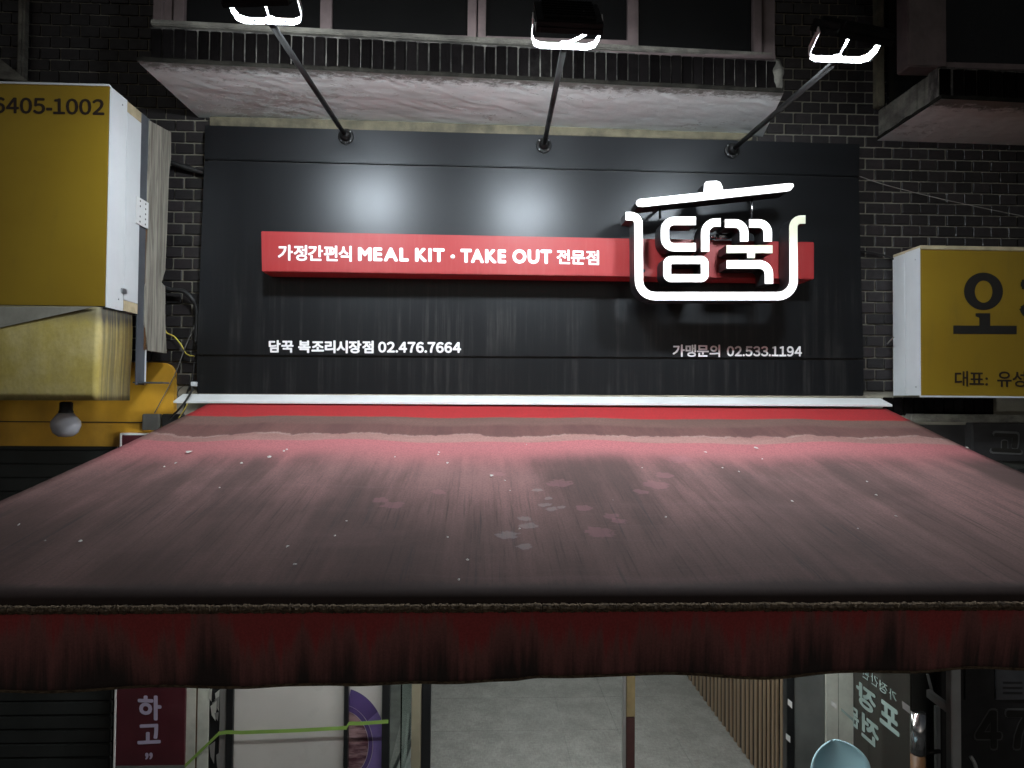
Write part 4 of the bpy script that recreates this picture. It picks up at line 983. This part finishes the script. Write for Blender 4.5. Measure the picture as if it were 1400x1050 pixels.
# ------------------------------------------------------------------ shopfront right of the entrance
pr_ = root('grey_pillar'); tag(pr_, 'grey plaster pillar with white square stickers beside the slat wall', 'pillar')
a, b = onY(1076, 990, .10), onY(1086, 990, .10); box('dark_jamb', a.x, b.x, .10, .16, .0, 2.36, 'black_frame', pr_, .003)
a, b = onY(1086.3, 990, .10), onY(1129, 990, .10); box('column', a.x, b.x, .11, .15, .0, 2.36, 'wall_grey', pr_, .004)
for px, py in ((1080, 962), (1077.5, 1009)): flat('sticker', [(px - 3, py - 7), (px + 3, py - 2), (px + 3, py + 7), (px - 3, py + 1)], .0985, 'sticker', pr_)
pw = root('papered_window'); tag(pw, 'window covered with pale printed sheets beside grey pillar', 'window')
a, b = onY(1129.5, 990, .10), onY(1146, 990, .10); box('sheet', a.x, b.x, .10, .12, .2, 2.36, 'paper', pw); a, b = onY(1147, 990, .10), onY(1167, 990, .10); box('sheet', a.x, b.x, .102, .12, .2, 2.36, 'paper', pw)
a, b = onY(1146.2, 990, .10), onY(1146.9, 990, .10); box('joint', a.x, b.x, .104, .12, .2, 2.36, 'black_frame', pw)
flat('sticker', [(1136, 956), (1144, 964), (1144.5, 971), (1136.5, 964)], .0985, 'sticker', pw)
flat('print_line', [(1150, 968), (1166, 982), (1166, 986), (1150, 972)], .0987, 'mint_text', pw)
# smoked glass door standing open, lettering seen from behind
dr = root('glass_door'); tag(dr, 'dark glass door standing open with mirror-written pale letters', 'door')
XD = 2.262; ya, yb = onX(1244, 960, XD).y, .095
box('pane', XD, XD + .010, ya, yb, .06, 2.05, 'smoke', dr, .001)
def door_text(s, px0, px1, py_mid, h_px, mat='mint_text', bold=.03):
    p0 = onX(px1, py_mid, XD - .0005); p1 = onX(px0, py_mid, XD - .0005)
    y0_, y1_ = p0.y, p1.y; zc_ = (p0.z + p1.z) / 2 * 0 + None if False else None
def dchar(s, pxr, pxl, py_c, px_c, h_px, bold=.03):
    """one character: right/left sighted limits, centre point and height"""
    c_ = onX(px_c, py_c, XD - .0005); y0_ = onX(pxr, py_c, XD - .0005).y; y1_ = onX(pxl, py_c, XD - .0005).y
    hz_ = h_px / F * (c_ - CAM).dot(FW)
    lettering('lettering', s, Vector((XD - .0005, y0_, c_.z - hz_ / 2)), Vector((0, y1_ - y0_, 0)), Vector((0, 0, hz_)), (-1, 0, 0), 'mint_text', dr, bold)
dchar('포', 1230, 1203, 980, 1216, 34, .04); dchar('장', 1198, 1171, 955, 1185, 32, .04); dchar('전', 1202, 1178, 999, 1190, 34, .04); dchar('문', 1175, 1160, 980, 1168, 26, .04)
dchar('가', 1226, 1216, 951, 1221, 15, .012); dchar('정', 1214, 1203, 940, 1208, 15, .012); dchar('간', 1201, 1191, 930, 1196, 15, .012); dchar('편', 1189, 1180, 921, 1184, 15, .012)
flat('sticker', [(1233, 958), (1244, 966), (1244.5, 976.5), (1234, 968)], ya - .002, 'sticker', dr)
hb = onX(1255, 1000, XD - .03)
hn = tube('handle', [onY(1255, 974, ya - .03), onY(1255, 1030, ya - .03)], .037, 'chrome', dr, 20); a = onY(1255, 1030.2, ya - .03); tube('handle', [a, a - Vector((0, 0, .35))], .036, 'brown_wood', dr, 20)
# chair
ch = root('chair'); tag(ch, 'pale blue plastic chair with rounded back, lower right under the awning', 'chair')
CY_ = -.42; cc = onY(1141, 1010, CY_); cw = (onY(1178, 1050, CY_).x - onY(1106, 1050, CY_).x) / 2
bm = bmesh.new(); rows = []
for i in range(15):
    t = (i / 14) ** 2.2; zz = cc.z - t * (cc.z - .44); ww = (cw + .02) * max(.003, (1 - (1 - min(1, t / .42)) ** 2)) ** .5; row = []
    for j in range(13):
        u = -1 + 2 * j / 12; row.append(bm.verts.new((cc.x + u * ww, CY_ - .05 * u * u * (ww / cw) - .05 * t * t, zz)))
    rows.append(row)
for i in range(1, 9):
    t = i / 8; row = []
    for j in range(13):
        u = -1 + 2 * j / 12; row.append(bm.verts.new((cc.x + u * (cw + .02) * (1 - .12 * t), CY_ - .05 * u * u * (1 - t) - .05 - .42 * t, .44 - .02 * math.sin(t * 3) + .04 * u * u)))
    rows.append(row)
for i in range(len(rows) - 1):
    for j in range(12): bm.faces.new((rows[i][j], rows[i][j + 1], rows[i + 1][j + 1], rows[i + 1][j]))
o = bobj('shell', bm, 'chair_blue', ch, smooth=True); md = o.modifiers.new('t', 'SOLIDIFY'); md.thickness = .008
for sx_, sy_ in ((-1, 0), (1, 0), (-1, 1), (1, 1)):
    tube('leg', [(cc.x + sx_ * .13, CY_ - .12 - sy_ * .25, .43), (cc.x + sx_ * .21, CY_ - .04 - sy_ * .42, .0)], [.016, .010], 'chair_leg', ch, 10)
# steel rack frame right of the door
rk = root('steel_rack'); tag(rk, 'grey steel rack frame with slanted top bar, right of glass door', 'rack')
RKY = -.25
a, b = onY(1301, 990, RKY), onY(1314.5, 990, RKY); box('post', a.x, b.x, RKY, RKY + .05, 0, 1.30, 'rack_paint', rk, .004)
p, q_ = onY(1266, 953, RKY + .18), onY(1302, 981, RKY + .02); hexa('top_bar', [p, q_, q_ + Vector((0, 0, .045)), p + Vector((0, 0, .045))], [v + Vector((.03, .01, 0)) for v in (p, q_, q_ + Vector((0, 0, .045)), p + Vector((0, 0, .045)))], 'rack_paint', rk, .003)
a, b = onY(1281, 990, RKY + .16), onY(1286, 990, RKY + .16); box('post', a.x, b.x, RKY + .16, RKY + .19, 0, onY(1283, 967, RKY + .16).z, 'rack_paint', rk, .002)
p, q_ = onY(1268, 922, RKY + .2), onY(1276, 952, RKY + .2); tube('stay', [p, q_], .008, 'rack_paint', rk); tube('cable', spline([onY(1327, 1034, RKY), onY(1333, 1045, RKY), onY(1336, 1060, RKY)]), .010, 'rack_paint', rk)
p0_, p1_ = onY(1265, 1029, RKY + .1), onY(1285, 1027, RKY + .1); tube('cross_bar', [p0_, p1_], .012, 'black_frame', rk)
# dark menu board with a big number
mb = root('menu_board'); tag(mb, 'dark board with a large outlined number at lower right', 'board')
MY = .06; a = onY(1287, 990, MY); box('board', a.x, 5.0, MY, MY + .05, .05, 2.15, 'dark_board', mb, .004)
text_Y('4', (1331, 1026), (1371, 1026), (1331, 968), MY - .0005, 'outline', mb, .055); text_Y('4', (1333.5, 1023.5), (1369, 1023.5), (1333.5, 971), MY - .003, 'black_text', mb, .035)
text_Y('7', (1373, 1026), (1412, 1026), (1373, 968), MY - .0005, 'outline', mb, .055); text_Y('7', (1375.5, 1023.5), (1410, 1023.5), (1375.5, 971), MY - .003, 'black_text', mb, .035)
a, b = onY(1360, 956, MY), onY(1440, 915, MY); box('plaque', a.x, b.x, MY - .012, MY - .001, a.z, b.z + .1, 'plaque', mb, .002)
a, b = onY(1318, 956, MY), onY(1352, 915, MY); box('plaque', a.x, b.x, MY - .012, MY - .001, a.z, b.z + .1, 'dark_board', mb, .002)
for i, yy in enumerate((932, 939, 946)): flat('print_line', [(1371, yy), (1398, yy), (1398, yy + 3), (1371, yy + 3)], MY - .0135, 'dark_board', mb)
bk = box('shopfront_wall', 2.27, 5.2, WY + .13, WY + .3, 0, 2.42, 'wall_grey'); tag(bk, kind='structure')
bk = box('shopfront_wall', -6, -2.05, WY + .13, WY + .3, 0, 2.42, 'room_dark'); tag(bk, kind='structure')
